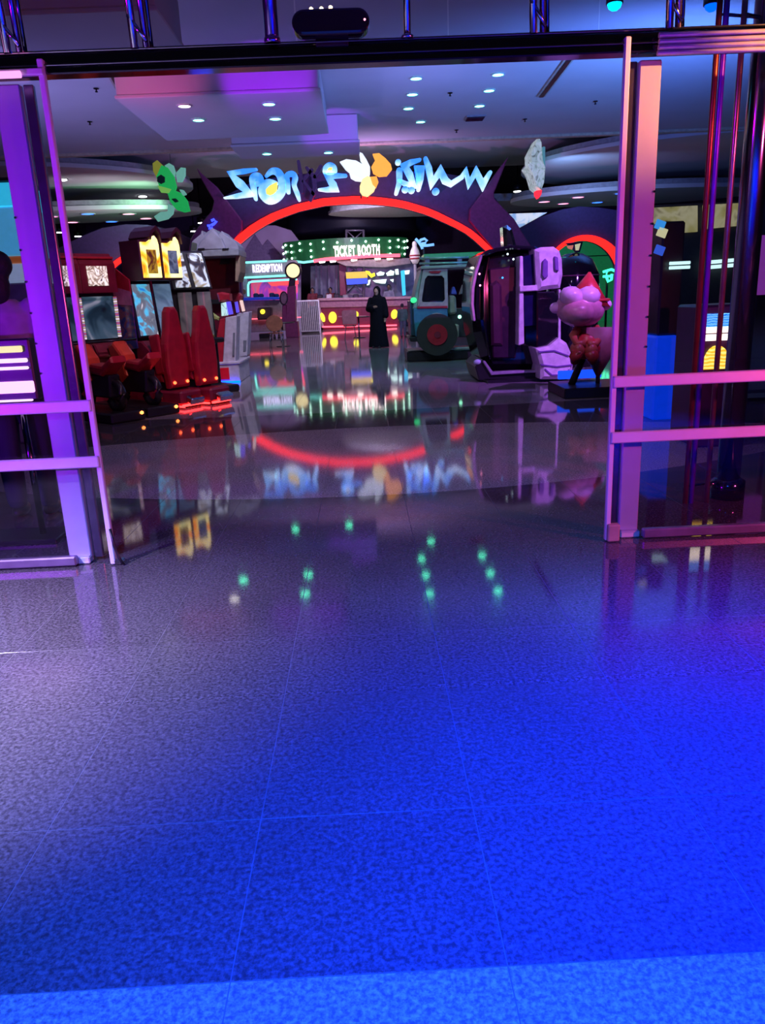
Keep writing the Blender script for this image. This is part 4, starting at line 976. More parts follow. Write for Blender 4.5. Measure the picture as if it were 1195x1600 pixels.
SM('upper_shell', [(836, 390), (846, 386), (866, 385), (875, 392), (879, 405), (880, 430), (876, 450), (858, 452), (840, 455), (838, 425)], 12.25, 0.9, WHITE, 0.06)
SM('upper_shell_inset', [(848, 408), (852, 404), (856, 408), (856, 432), (850, 436), (847, 430)], 12.2, 0.1, M('violet_inset', (0.18, 0.10, 0.35), 0.4), 0.01)
SM('shell_vent', [(866, 400), (872, 402), (873, 424), (867, 422)], 12.2, 0.1, M('violet_inset', (0.18, 0.1, 0.35), 0.4), 0.01)
SM('frame_post', [(812, 400), (817, 400), (819, 537), (810, 540)], 12.35, 0.5, WHITE, 0.01)
SM('frame_bar', [(812, 447), (843, 445), (843, 454), (812, 456)], 12.3, 0.5, WHITE, 0.01)
SM('blue_window', [(817, 401), (836, 396), (837, 446), (817, 447)], 12.4, 0.1, M('blue_smoked_glass', (0.01, 0.01, 0.06), 0.1), 0.005)
SM('blue_window', [(818, 457), (837, 456), (838, 508), (819, 510)], 12.4, 0.1, M('blue_smoked_glass', (0.01, 0.01, 0.06), 0.1), 0.005)
SM('entry_opening', [(839, 456), (866, 455), (872, 462), (874, 470), (873, 530), (868, 538), (838, 544)], 12.28, 0.6, BLACKG, 0.02)
SM('entry_frame', [(873, 452), (876, 452), (876, 535), (872, 537)], 12.25, 0.5, WHITE, 0.008)
SM('lower_shell', [(838, 545), (858, 541), (874, 528), (886, 536), (893, 552), (896, 570), (893, 593), (845, 593), (845, 572)], 12.1, 0.9, WHITE, 0.05)
SM('lower_shell_seam', [(p.x, p.y) for p in stroke_outline([(846, 570, 2), (870, 573, 2), (894, 570, 2)])], 12.08, 0.05, M('violet_inset', (0.18, 0.1, 0.35), 0.4), 0)
SM('lower_shell_seam', [(p.x, p.y) for p in stroke_outline([(852, 577, 2), (862, 586, 2), (884, 586, 2), (889, 578, 2)])], 12.08, 0.05, M('violet_inset', (0.18, 0.1, 0.35), 0.4), 0)
SM('lower_shell_seam', [(p.x, p.y) for p in stroke_outline([(842, 550, 2), (866, 548, 2), (888, 556, 2)])], 12.08, 0.05, M('violet_inset', (0.18, 0.1, 0.35), 0.4), 0)
SM('base_bumper', [(p.x, p.y) for p in stroke_outline([(757, 566, 4), (769, 584, 5), (800, 582, 5), (846, 580, 4)])], 12.45, 0.15, M('pale_violet_trim', (0.45, 0.4, 0.52), 0.25, 0.3), 0.01)
SM('base_pod', [(742, 573), (754, 562), (766, 582), (845, 582), (846, 594), (748, 594)], 12.5, 1.2, BLACK, 0.02)
ball('base_lamp', W(746, 566, 12.55) - sm.location, (0.07, 0.06, 0.05), M('pale_blue_cap', (0.4, 0.5, 0.6), 0.2), sm)
for px, py, m_ in ((749, 428, LPINK), (750, 446, LPINK), (802, 405, EM('white_glint_lamp', (0.7, 0.9, 1), 2)), (793, 397, EM('white_glint_lamp', (0.7, 0.9, 1), 2)), (785, 434, EM('cyan_point', (0.05, 0.35, 0.8), 2))):
    ball('indicator_lamp', W(px, py, 12.5) - sm.location, 0.018, m_, sm, sub=1)
box('machine_plinth', (0.15, 0.55, 0.02), (1.5, 1.6, 0.04), BLACK, sm)
rb = empty('mirror_ornament', (W(797, 380, 14.6).x, 14.6, 0), 'faceted silver ornament rising behind the simulator pod', 'ornament')
MIR = M('mirror_facets', (0.55, 0.55, 0.58), 0.1, 1.0)
pxprism('ornament_wing', [(786, 354), (793, 351), (800, 357), (804, 370), (808, 388), (788, 388)], 14.6, 0.4, MIR, rb, 0.06)
pxprism('ornament_base', [(785, 386), (812, 386), (815, 440), (782, 440)], 14.6, 0.5, BLACK, rb, 0.03)
rod('ornament_post', (0, 0.2, 0), (0, 0.2, W(797, 440, 14.6).z), 0.08, BLACK, rb)
# second pod behind
p2 = empty('rounded_black_pod', (W(892, 560, 14.7).x, 14.7, 0), 'rounded glossy black pod behind the red hatted statue', 'simulator')
z0 = W(892, 395, 14.7).z
lathe('pod_dome', [(0.36, 0.2), (0.46, 0.5), (0.50, z0 * 0.62), (0.46, z0 * 0.82), (0.34, z0 * 0.94), (0.16, z0 * 0.99), (0.0, z0)], (0, 0, 0), BLACKG, p2, 32)
lathe('pod_base', [(0.0, 0.0), (0.48, 0.0), (0.46, 0.14), (0.36, 0.22)], (0, 0, 0), BLACK, p2, 32)
tube('pod_trim', [(0.47 * math.cos(R(a)), 0.47 * math.sin(R(a)), z0 * 0.80) for a in range(0, 360, 15)], 0.012, M('plum_trim', (0.2, 0.05, 0.12), 0.3), p2, closed=True)
ts = pxprism('triangle_sign', [(884, 380), (911, 377), (906, 394), (900, 395), (893, 386)], 14.6, 0.06, M('navy_sign_frame', (0.01, 0.01, 0.10), 0.3), p2, 0.005)
pxprism('sign_face', [(899, 382), (907, 380), (904, 391), (900, 391)], 14.55, 0.04, EM('cream_sign_face', (0.8, 0.8, 0.5), 0.6), p2, 0)
pxprism('sign_face', [(886, 384), (896, 383), (894, 390), (888, 388)], 14.55, 0.04, EM('salmon_sign_face', (0.8, 0.25, 0.2), 0.6), p2, 0)

# statue with red cone hat: plain figure without a face
sx_, sy_ = W(905, 600, 10.55).x, 10.55
su = empty('fairground_statue', (sx_, sy_, 0), 'pink headed statue with red cone hat on a black platform', 'statue')
FP = M('pink_fibreglass', (0.62, 0.28, 0.38), 0.35); FR = M('red_fibreglass', (0.50, 0.04, 0.04), 0.35); FW = M('pale_pink_fibreglass', (0.78, 0.55, 0.75), 0.35); FO = M('orange_red_fibreglass', (0.55, 0.11, 0.07), 0.4)
def SP(px, py, dy=0.0): return W(px, py, sy_ + dy) - su.location
box('platform', (0.16, 0.05, 0.07), (0.95, 0.95, 0.14), BLACK, su, 0.015)
hx = SP(906, 482)
hd_ = ball('head', hx, (0.33, 0.30, 0.25), FP, su, (0, R(8), 0), 3)
ball('brow', SP(893, 464, -0.12), (0.17, 0.18, 0.14), FW, su, (0, R(20), 0), 2)
ball('brow', SP(918, 464, -0.12), (0.17, 0.18, 0.14), FW, su, (0, R(-10), 0), 2)
ball('muzzle', SP(902, 488, -0.16), (0.23, 0.22, 0.17), FP, su, (0, 0, 0), 3)
for px, py in ((868, 481), (946, 476)):
    ball('ear', SP(px, py, 0.0), (0.085, 0.07, 0.075), FW, su)
hb, ht = SP(915, 478, 0.1), SP(921, 425, 0.12)
rod('hat', hb, ht, 0.33, FR, su, 0.015, 28)
tube('hat_band', [tuple(hb + Vector((0.30 * math.cos(R(a)), 0.30 * math.sin(R(a)), 0.07))) for a in range(0, 360, 20)], 0.02, FR, su, closed=True)
lathe('torso', [(0.0, -0.26), (0.14, -0.24), (0.20, -0.10), (0.17, 0.06), (0.09, 0.16), (0.0, 0.2)], tuple(SP(918, 532)), FR, su, 20)
tube('arm', [tuple(SP(905, 512, -0.02)), tuple(SP(895, 524, -0.14)), tuple(SP(900, 538, -0.2)), tuple(SP(914, 536, -0.22))], [0.06, 0.055, 0.05, 0.05], FO, su, 10)
tube('arm', [tuple(SP(930, 512, -0.02)), tuple(SP(938, 526, -0.12)), tuple(SP(930, 538, -0.2)), tuple(SP(918, 537, -0.22))], [0.06, 0.055, 0.05, 0.05], FO, su, 10)
for px, dx in ((902, -4), (922, 4)):
    ball('thigh', SP(px, 546, -0.16), (0.10, 0.13, 0.12), FO, su)
    tube('shin', [tuple(SP(px, 548, -0.2)), tuple(SP(px + dx, 558, -0.2)), tuple(SP(px + dx, 566, -0.16))], [0.09, 0.085, 0.06], FR, su, 10)
ct, cb = SP(938, 512, 0.10), SP(934, 589, 0.06)
rod('stand_cone', cb, ct, 0.02, M('wafer_cone', (0.34, 0.12, 0.16), 0.5), su, 0.38, 28)
rod('stand_stem', SP(934, 586, 0.08), (SP(934, 586, 0.08).x, SP(934, 586, 0.08).y, 0.12), 0.03, BLACK, su)
rod('stand_stem', (-0.1, 0.05, 0.13), tuple(SP(910, 560, 0.05)), 0.05, BLACK, su)
box('blue_light_panel', (0.1, 0.36, 0.24), (0.62, 0.05, 0.12), EM('blue_light_panel', (0.01, 0.08, 1.0), 1.2), su, 0.01)

# ------------------------------------------------------------------ behind the glass leaves
# right: blue based cabinet, light-bar machine, lilac board, far lit wall
bc = empty('blue_base_cabinet', (W(1040, 580, 8.2).x, 8.2, 0), 'black cabinet on a bright blue base behind the right leaf', 'arcade machine')
za, zb_ = W(1040, 525, 8.2).z, W(1040, 345, 8.2).z
wx = W(1056, 550, 8.2).x - W(1020, 550, 8.2).x
box('blue_base', (0, 0.3, za / 2), (wx, 0.6, za), M('blue_lit_panel', (0.01, 0.06, 0.6), 0.4, 0, (0.0, 0.06, 0.9), 0.6), bc, 0.02)
box('upper_body', (0.03, 0.35, (za + zb_) / 2), (wx * 0.95, 0.55, zb_ - za), BLACK, bc, 0.02)
for z_ in (W(1060, 411, 8.2).z, W(1060, 418, 8.2).z):
    rod('light_tube', (-0.02, 0.02, z_), (wx * 0.75, 0.0, z_), 0.016, EM('mint_tube', (0.6, 0.95, 0.85), 1.6), bc)
for k, (px, py, m_) in enumerate(((1037, 350, EM('sky_sticker', (0.05, 0.4, 0.9), 0.9)), (1040, 362, EM('lemon_sticker', (0.85, 0.85, 0.4), 0.8)), (1036, 390, EM('royal_sticker', (0.05, 0.15, 0.8), 0.8)))):
    q = W(px, py, 8.15) - bc.location
    box('sticker', (q.x, 0.05, q.z), (0.10, 0.02, 0.09), m_, bc, 0.004, (0, R(20), 0))
lm = empty('light_bar_machine', (W(1120, 580, 6.6).x, 6.6, 0), 'dark machine with blue display, white light bars and yellow lamp dome behind the right leaf', 'arcade machine')
def zz(py): return W(1120, py, 6.55).z
wl = W(1145, 520, 6.6).x - W(1098, 520, 6.6).x
box('machine_body', (0.1, 0.35, 0.62), (wl * 1.7, 0.6, 1.24), M('plum_body', (0.05, 0.015, 0.06), 0.3), lm, 0.02)
box('display', (0, 0.03, zz(502)), (wl, 0.05, 0.12), SCREEN('blue_led_text', [(0.0, 0.05, 0.5), (0.02, 0.4, 0.9), (0.3, 0.8, 1.0), (0.0, 0.1, 0.7)], 1.8, 14, 'wave', 0.5, 6), lm, 0.005)
for py, h_ in ((516, 0.05), (526, 0.03), (531, 0.02)):
    box('light_bar', (0, 0.02, zz(py)), (wl, 0.05, h_), EM('warm_white_bar', (1.0, 0.85, 0.6), 3.0), lm, 0.006)
ds = prism('lamp_dome', [(wl * 0.45 * math.cos(R(a)), zz(578) + 0.20 * math.sin(R(a))) for a in range(0, 181, 15)], 'Y', 0.0, 0.08, SCREEN('yellow_led_dome', [(1.0, 0.45, 0.02), (1.0, 0.75, 0.05), (1.0, 0.9, 0.2)], 1.5, 10, 'wave', 0.2, 4), lm, 0.01)
box('control_shelf', (0.1, -0.02, zz(590)), (wl * 1.6, 0.12, 0.06), BLACK, lm, 0.01)
pb = empty('lilac_board', (W(1178, 460, 9.4).x, 9.4, 0), 'plain lilac lit board at the right edge behind the glass', 'board')
q0, q1 = W(1160, 462, 9.4), W(1230, 366, 9.4)
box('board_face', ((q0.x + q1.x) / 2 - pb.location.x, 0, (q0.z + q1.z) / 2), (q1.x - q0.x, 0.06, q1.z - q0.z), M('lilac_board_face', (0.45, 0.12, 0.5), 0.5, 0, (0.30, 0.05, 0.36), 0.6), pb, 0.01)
for sx in (-1, 1): box('board_leg', (sx * 0.2 + 0.1, 0.03, q0.z / 2), (0.05, 0.05, q0.z), BLACK, pb)
box('board_foot', (0.1, 0.03, 0.02), (0.7, 0.4, 0.04), BLACK, pb)
lw = empty('lit_display_wall', (W(1075, 370, 27).x, 27.0, 0), 'dull yellow lit display wall far behind the right leaf', 'wall display')
def LW(nm, pts, Y, th, mat): return pxprism(nm, pts, Y, th, mat, lw, 0.01)
LW('display_board', [(985, 322), (1165, 314), (1165, 480), (985, 488)], 27.2, 0.2, M('dark_display_board', (0.03, 0.028, 0.03), 0.5))
LW('yellow_panel', [(990, 326), (1090, 321), (1090, 362), (990, 368)], 27.0, 0.15, SCREEN('yellow_mottle', [(0.10, 0.09, 0.03), (0.45, 0.40, 0.12), (0.6, 0.55, 0.25), (0.25, 0.2, 0.08)], 0.55, 0.9))
LW('yellow_panel', [(1100, 320), (1160, 317), (1160, 352), (1100, 358)], 27.0, 0.15, SCREEN('yellow_mottle', [(0.10, 0.09, 0.03), (0.45, 0.4, 0.12)], 0.55, 0.9))
for a, b in (((1106, 410), (1152, 406)), ((1104, 418), (1150, 414)),):
    tube('light_tube', [tuple(W(a[0], a[1], 26.9) - lw.location), tuple(W(b[0], b[1], 26.9) - lw.location)], 0.06, EM('mint_tube', (0.6, 0.95, 0.85), 1.6), lw)
LW('board_leg', [(1000, 488), (1150, 480), (1150, 506), (1000, 512)], 27.2, 0.2, BLACK)
# left: stage light rack lighting the post, cyan fronted machine
lr = empty('stage_light_rack', (W(12, 600, 4.75).x, 4.75, 0), 'stage light rack with pink and yellow light bars behind the left leaf', 'stage light')
def LZ(py): return W(20, py, 4.72).z
xe = W(45, 580, 4.72).x - lr.location.x
box('rack_case', (xe - 0.30, 0.06, (LZ(530) + LZ(628)) / 2), (0.62, 0.10, LZ(530) - LZ(628)), M('violet_black_case', (0.03, 0.015, 0.06), 0.4), lr, 0.01)
for py, h_, m_, dx in ((546, 0.038, EM('yellow_bar', (1.0, 0.95, 0.35), 1.3), -0.02), (564, 0.025, EM('pink_white_bar', (1.0, 0.55, 1.0), 2.2), 0.0), (576, 0.018, EM('pink_white_bar', (1.0, 0.55, 1.0), 2.2), 0.0), (606, 0.07, EM('magenta_white_bar', (1.0, 0.45, 0.95), 2.4), 0.015), (627, 0.012, EM('pink_white_bar', (1, 0.55, 1), 2.2), -0.005)):
    box('light_bar', (xe - 0.25 + dx, -0.005, LZ(py)), (0.48, 0.03, h_), m_, lr, 0.006)
for sx in (-0.45, -0.12): rod('rack_leg', (xe + sx, 0.06, LZ(625)), (xe + sx, 0.06, 0.0), 0.02, DCHROME, lr)
box('rack_foot', (xe - 0.28, 0.06, 0.015), (0.6, 0.3, 0.03), BLACK, lr, 0.006)
cf = empty('claw_machine', (W(20, 560, 8.6).x, 8.6, 0), 'claw machine with cyan front and orange stripe behind the left leaf', 'arcade machine')
wx0, wx1 = W(4, 360, 8.6).x - cf.location.x - 0.3, W(36, 360, 8.6).x - cf.location.x
def CZ(py): return W(25, py, 8.6).z
def cbox(nm, z0_, z1_, mat, y=0.0, inset=0.0): return box(nm, ((wx0 + wx1) / 2, 0.35 + y, (z0_ + z1_) / 2), (wx1 - wx0 - inset, 0.7, z1_ - z0_), mat, cf, 0.015)
cbox('lower_cabinet', 0.0, CZ(442), M('violet_grey_cabinet', (0.20, 0.16, 0.3), 0.4))
cbox('white_band', CZ(441), CZ(412), M('pale_blue_band', (0.5, 0.62, 0.7), 0.4, 0, (0.4, 0.55, 0.7), 0.45))
cbox('orange_stripe', CZ(411), CZ(400), M('orange_band', (0.5, 0.16, 0.04), 0.4, 0, (0.5, 0.12, 0.02), 0.4))
cbox('cyan_front', CZ(399), CZ(322), M('cyan_front', (0.12, 0.5, 0.75), 0.4, 0, (0.08, 0.45, 0.7), 0.6))
cbox('top_sign', CZ(321), CZ(285), M('bright_cyan_sign', (0.1, 0.6, 0.75), 0.3, 0, (0.03, 0.6, 0.8), 0.9), -0.03)
cbox('top_cap', CZ(284), CZ(276), BLACK)
box('prize_door', ((wx0 + wx1) / 2 + 0.03, -0.01, CZ(520)), (0.3, 0.03, 0.3), BLACK, cf, 0.01)
# pink reflection under the left end of the header, built as an added glowing tube
pt = empty('pink_reflection_tube', (W(10, 117, 4.1).x, 4.15, W(10, 117, 4.15).z), 'glowing pink tube in place of a reflection under the header at far left', 'light')
rod('reflection_tube', (-0.5, 0, 0), (W(32, 117, 4.15).x - pt.location.x, 0, 0), 0.016, EM('hot_pink_tube', (1.0, 0.35, 0.9), 1.4), pt)
box('tube_holder', (-0.2, 0.03, 0.015), (0.7, 0.03, 0.03), WHITE_ALU, pt, 0.004)
rod('tube_hanger', (-0.1, 0.03, 0.02), (-0.1, 0.03, 2.54 - pt.location.z), 0.012, CHROME, pt)
# ================================================================== TICKET BOOTH, COUNTERS, PEOPLE
YB_ = 37.0
tk_ = empty('ticket_booth', (W(565, 510, YB_).x, YB_, 0), 'ticket booth with green bulb-lit canopy and dark red counter', 'booth')
def BT(nm, pts, Y, th, mat, bev=0.02, parent=None): return pxprism(nm, pts, Y, th, mat, parent or tk_, bev)
DKRED = M('booth_dark_red', (0.20, 0.01, 0.03), 0.35); DUSK = M('dusty_rose_top', (0.42, 0.18, 0.24), 0.4)
BT('counter_front', [(501, 480), (638, 477), (632, 514), (504, 516)], YB_, 0.9, DKRED)
BT('counter_band', [(498, 469), (641, 466), (641, 478), (499, 481)], YB_ - 0.1, 1.1, DUSK)
BT('counter_top', [(496, 466), (643, 463), (643, 467), (496, 470)], YB_ - 0.25, 1.4, M('pale_rose_top', (0.55, 0.32, 0.36), 0.3))
box('raised_floor', (0.2, 1.75, 0.15), (4.6, 1.6, 0.3), BLACK, tk_, 0.02)
BT('counter_plinth', [(506, 514), (630, 511), (630, 517), (506, 520)], YB_ + 0.1, 0.7, BLACK)
BT('neon_strip', [(504, 509.5), (620, 507.0), (620, 509.5), (504, 512)], YB_ - 0.12, 0.08, NPINK, 0)
BT('panel_line', [(528, 494), (572, 493), (572, 494.5), (528, 495.5)], YB_ - 0.04, 0.05, DUSK, 0)
BT('end_trim', [(496, 470), (499, 470), (506, 512), (502, 512)], YB_ - 0.1, 0.15, M('pale_rose_top', (0.55, 0.32, 0.36), 0.3), 0)
for cx, cy, rx, ry, a in ((504, 496, 3.2, 7.5, -18), (519.5, 496, 6.3, 9, 0), (555, 491, 5.2, 5, 20), (616, 491, 5.0, 7.5, 10)):
    pts = []
    for k in range(18):
        x_, y_ = rx * math.cos(R(20 * k)), ry * math.sin(R(20 * k))
        pts.append((cx + x_ * math.cos(R(a)) - y_ * math.sin(R(a)), cy + x_ * math.sin(R(a)) + y_ * math.cos(R(a))))
    d_ = BT('coin_light', pts, YB_ - 0.14, 0.12, LYEL, 0.01)
# canopy: curved fascia band with bulbs
cxw = W(552, 390, YB_).x - tk_.location.x
def cpt(px, py, dY=0.0): return W(px, py, YB_ + dY) - tk_.location
zt_, zb2 = W(540, 373, YB_).z, W(540, 404, YB_).z
GRN = M('green_canopy', (0.015, 0.10, 0.035), 0.35, 0, (0.01, 0.10, 0.03), 0.25)
halfw = (W(640, 390, YB_).x - W(438, 390, YB_).x) / 2
cx0 = W(539, 390, YB_).x - tk_.location.x
n = 28
vs, fs = [], []
for k in range(n + 1):
    a = R(180 + 180 * k / n)
    for z_, s_ in ((zb2, 0.96), (zt_, 1.0), (zt_, 0.9), (zb2, 0.9)):
        vs.append((cx0 + halfw * s_ * math.cos(a), 1.4 + 2.0 * s_ * math.sin(a), z_))
for k in range(n):
    for i in range(4):
        j = (i + 1) % 4
        fs.append((k * 4 + i, k * 4 + j, k * 4 + 4 + j, k * 4 + 4 + i))
me = bpy.data.meshes.new('canopy_band'); me.from_pydata(vs, [], fs)
cb_ = link('canopy_band', me, GRN, tk_)
prism('canopy_roof', [(cx0 + halfw * 0.93 * math.cos(R(180 + 10 * k)), 1.4 + 1.85 * math.sin(R(180 + 10 * k))) for k in range(19)], 'Z', zt_ - 0.25, zt_ - 0.15, M('canopy_top', (0.02, 0.04, 0.03), 0.5), tk_)
BULB = EM('pale_green_bulb', (0.55, 1.0, 0.8), 6.0)
for k in range(14):
    a = R(188 + 164 * k / 13)
    for fz in ((0.78, 0.45, 0.14) if k % 2 == 0 else (0.85, 0.5)):
        ball('canopy_bulb', (cx0 + halfw * 1.0 * math.cos(a), 1.4 + 2.03 * math.sin(a), zb2 + (zt_ - zb2) * fz), 0.055, BULB, cb_, sub=1)
tube('red_canopy_edge', [tuple(cpt(px, py, -0.7)) for px, py in ((490, 408), (510, 405), (540, 402.5), (580, 400), (625, 399))], 0.075, NPINK, tk_)
tube('cyan_canopy_edge', [tuple(cpt(px, py, -0.6)) for px, py in ((440, 411), (458, 408), (474, 410), (490, 408))], 0.05, NCYAN, tk_)
BT('grey_valance', [(520, 407), (640, 403), (642, 412), (600, 418), (540, 416)], YB_ - 0.4, 0.15, M('grey_valance', (0.26, 0.24, 0.25), 0.6))
for px, py in ((503, 409), (520, 408), (553, 406), (590, 404), (609, 404)):
    BT('valance_lamp', [(px - 5, py), (px + 5, py - 0.6), (px + 4, py + 1.4), (px - 4, py + 2)], YB_ - 0.75, 0.1, LWHITE, 0)
letters('TICKET BOOTH', tuple(cpt(521.5, 400.5, -0.75)), 0.44, 0.12, EM('white_letter', (1.0, 0.82, 0.80), 3.2), tk_, 0.16, W(594, 398, YB_ - 0.75).x - W(521, 398, YB_ - 0.75).x)
# truss tower
def trussbar(a, b, r_=0.04): rod('truss_tube', cpt(*a), cpt(*b), r_, M('lilac_truss', (0.40, 0.34, 0.44), 0.35, 0.5), tk_, seg=8)
for a, b in (((541, 466, 0.6), (541, 359, 0.6)), ((568, 466, 0.6), (568, 359, 0.6)), ((541, 466, 1.1), (541, 359, 1.1)), ((568, 466, 1.1), (568, 359, 1.1))): trussbar(a, b, 0.055)
for py in (360, 384, 408, 434, 460):
    trussbar((541, py, 0.6), (568, py, 0.6))
for k, py in enumerate((360, 384, 408, 434)):
    trussbar((541, py, 0.6), (568, py + 25, 0.6), 0.03)
    trussbar((568, py, 1.1), (541, py + 25, 1.1), 0.03)
bb = BT('menu_board', [(539, 424.5), (575, 423), (575, 443.5), (541, 445.5)], YB_ - 0.1, 0.1, M('board_case', (0.03, 0.03, 0.04), 0.4), 0.01)
BT('menu_panel', [(540, 425.5), (574, 424), (574, 434), (541, 435.5)], YB_ - 0.14, 0.05, EM('gold_panel', (0.9, 0.62, 0.10), 0.8), 0)
BT('menu_panel', [(541, 436), (574, 434.5), (574, 443), (542, 445)], YB_ - 0.14, 0.05, EM('cobalt_panel', (0.06, 0.10, 0.9), 1.2), 0)
BT('red_pillar', [(529, 412), (541, 411), (541, 462), (531, 462)], YB_ + 0.5, 0.3, DKRED)
BT('yellow_neon_shape', [(571, 423), (577, 424), (580, 428), (585, 426), (586, 431), (580, 434), (576, 430)], YB_ - 0.2, 0.06, EM('lemon_neon', (1.0, 0.9, 0.03), 2.0), 0)
WNEON = EM('white_green_neon', (0.7, 1.0, 0.92), 1.8)
for pts in ([(588, 427), (594, 424), (601, 426), (599, 430), (590, 431)], [(603, 427), (610, 422), (616, 424), (615, 430), (605, 431)], [(617, 421), (622, 420), (623, 429), (618, 429)], [(582, 438), (604, 436), (602, 443), (596, 443), (586, 441)], [(574, 438), (579, 437), (577, 445), (573, 446)], [(609, 437), (615, 436), (614, 441)], [(632, 423), (640, 422), (639, 428), (633, 429)]):
    BT('neon_shape', pts, YB_ + 0.3, 0.06, WNEON, 0)
BT('cyan_post', [(626, 423), (632, 422), (634, 461), (629, 462)], YB_ - 0.2, 0.2, EM('cyan_post', (0.05, 0.55, 0.85), 1.1), 0.02)
BT('back_wall', [(485, 416), (650, 408), (650, 470), (485, 474)], YB_ + 2.6, 0.15, SCREEN('booth_back_print', [(0.02, 0.02, 0.05), (0.05, 0.05, 0.12), (0.10, 0.10, 0.18), (0.06, 0.02, 0.03)], 0.4, 0.8))
for px in (492, 500, 512, 524):
    BT('glass_strip', [(px, 414), (px + 3, 414), (px + 4, 464), (px + 1, 464)], YB_ + 1.8, 0.06, M('pale_blue_strip', (0.18, 0.2, 0.28), 0.3), 0)
for k, px in enumerate((500, 514, 526, 540, 556)):
    box('counter_clutter', cpt(px, 464, 0.3) + Vector((0, 0, 0.02)), (0.26, 0.3, 0.16 + 0.05 * (k % 3)), (BLACK, WHITE, BLACK, GREY, BLACK)[k], tk_, 0.03)

# redemption counter on the left
rc = empty('redemption_counter', (W(415, 500, 33.2).x, 33.2, 0), 'grey redemption counter outlined in cyan neon, left of the ticket booth', 'counter')
def RC(nm, pts, Y, th, mat, bev=0.02): return pxprism(nm, pts, Y, th, mat, rc, bev)
RC('fascia', [(352, 411), (462, 406), (462, 433), (352, 437)], 33.2, 1.2, M('warm_grey_fascia', (0.30, 0.27, 0.27), 0.6))
RC('pillar', [(352, 437), (386, 435), (386, 468), (352, 470)], 33.2, 1.2, M('lilac_wall', (0.42, 0.34, 0.42), 0.6))
for px, py, rr in ((375, 447, 3.0), (380, 456, 4.0)):
    RC('gear_disc', [(px + rr * math.cos(R(20 * k)), py + rr * math.sin(R(20 * k))) for k in range(18)], 33.1, 0.1, M('bronze_gear', (0.25, 0.14, 0.08), 0.5), 0)
RC('window_back', [(386, 438), (465, 434), (465, 468), (386, 470)], 34.9, 0.1, SCREEN('pink_glow_print', [(0.05, 0.08, 0.2), (0.35, 0.05, 0.5), (0.9, 0.08, 0.2), (0.12, 0.2, 0.4)], 0.7, 0.7, 'noise', 3))
RC('red_ticker', [(418, 441), (466, 438), (466, 444), (424, 447)], 34.2, 0.1, EM('red_ticker', (1.0, 0.08, 0.10), 1.2), 0)
RC('counter_top', [(380, 465), (416, 464), (440, 464), (440, 468), (378, 470)], 33.0, 1.0, M('blue_counter_top', (0.04, 0.07, 0.5), 0.3, 0, (0.02, 0.05, 0.6), 0.35))
RC('counter_front', [(378, 470), (462, 468), (462, 516), (378, 520)], 33.2, 0.6, M('grey_counter', (0.26, 0.26, 0.27), 0.5))
for a in ([(364, 411), (400, 409.5), (448, 407.5)], [(362, 434.5), (400, 433), (446, 430.5)], [(388, 463), (387.5, 446), (389, 441.5), (394, 440), (430, 438), (464, 436.5)]):
    tube('neon_line', [tuple(W(px, py, 33.05) - rc.location) for px, py in a], 0.045, NCYAN, rc, 6)
letters('REDEMPTION', tuple(W(395, 425.5, 33.1) - rc.location), 0.30, 0.1, EM('violet_white_letter', (0.72, 0.66, 1.0), 1.8), rc, 0.14, W(442, 420, 33.1).x - W(395, 420, 33.1).x)
for px in (400, 408, 425, 432): box('counter_toy', W(px, 462, 33.4) - rc.location, (0.22, 0.2, 0.16 + 0.04 * (px % 3)), M('navy_toy', (0.01, 0.02, 0.08), 0.5), rc, 0.05)
RC('lower_neon', [(386, 498), (470, 495), (470, 496.5), (386, 499.5)], 33.05, 0.08, NPINK, 0)
# purple tent like backdrop behind
pw = empty('backdrop', (W(415, 500, 40).x, 40.0, 0), 'violet grey mountain painted backdrop behind the redemption counter', 'backdrop')
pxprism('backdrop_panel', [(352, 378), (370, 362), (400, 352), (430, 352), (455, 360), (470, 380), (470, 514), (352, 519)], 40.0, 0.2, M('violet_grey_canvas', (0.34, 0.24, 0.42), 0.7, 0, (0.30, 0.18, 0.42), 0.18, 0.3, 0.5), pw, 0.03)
pxprism('painted_peak', [(372, 408), (398, 366), (410, 384), (418, 374), (446, 406)], 39.9, 0.08, M('violet_peak', (0.24, 0.17, 0.34), 0.7), pw, 0.01)
gb = empty('green_wall', (W(920, 450, 34).x, 34.0, 0), 'green lit wall seen through the right side arch', 'wall panel')
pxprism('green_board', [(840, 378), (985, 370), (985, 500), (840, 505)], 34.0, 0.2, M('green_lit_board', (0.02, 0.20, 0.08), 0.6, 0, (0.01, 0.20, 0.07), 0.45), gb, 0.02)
pxprism('board_line', [(880, 401), (980, 397), (980, 398.5), (880, 402.5)], 33.9, 0.08, M('dark_green_line', (0.01, 0.05, 0.03), 0.6), gb, 0)
nf = empty('green_neon_figure', W(950, 430, 28.0), 'bright green neon squiggle beside the right door edge', 'sign')
for pts in ([(942, 425), (948, 423), (955, 421), (960, 423)], [(948, 424), (947, 432), (950, 440), (955, 437), (956, 428)], [(942, 432), (948, 432), (957, 431)]):
    tube('neon_tube', [tuple(W(px, py, 28.0) - nf.location) for px, py in pts], 0.05, EM('green_neon', (0.05, 1.0, 0.45), 2.2), nf, 6)
rod('neon_post', (0, 0.1, 0.2), (0, 0.1, -nf.location.z), 0.04, BLACK, nf)

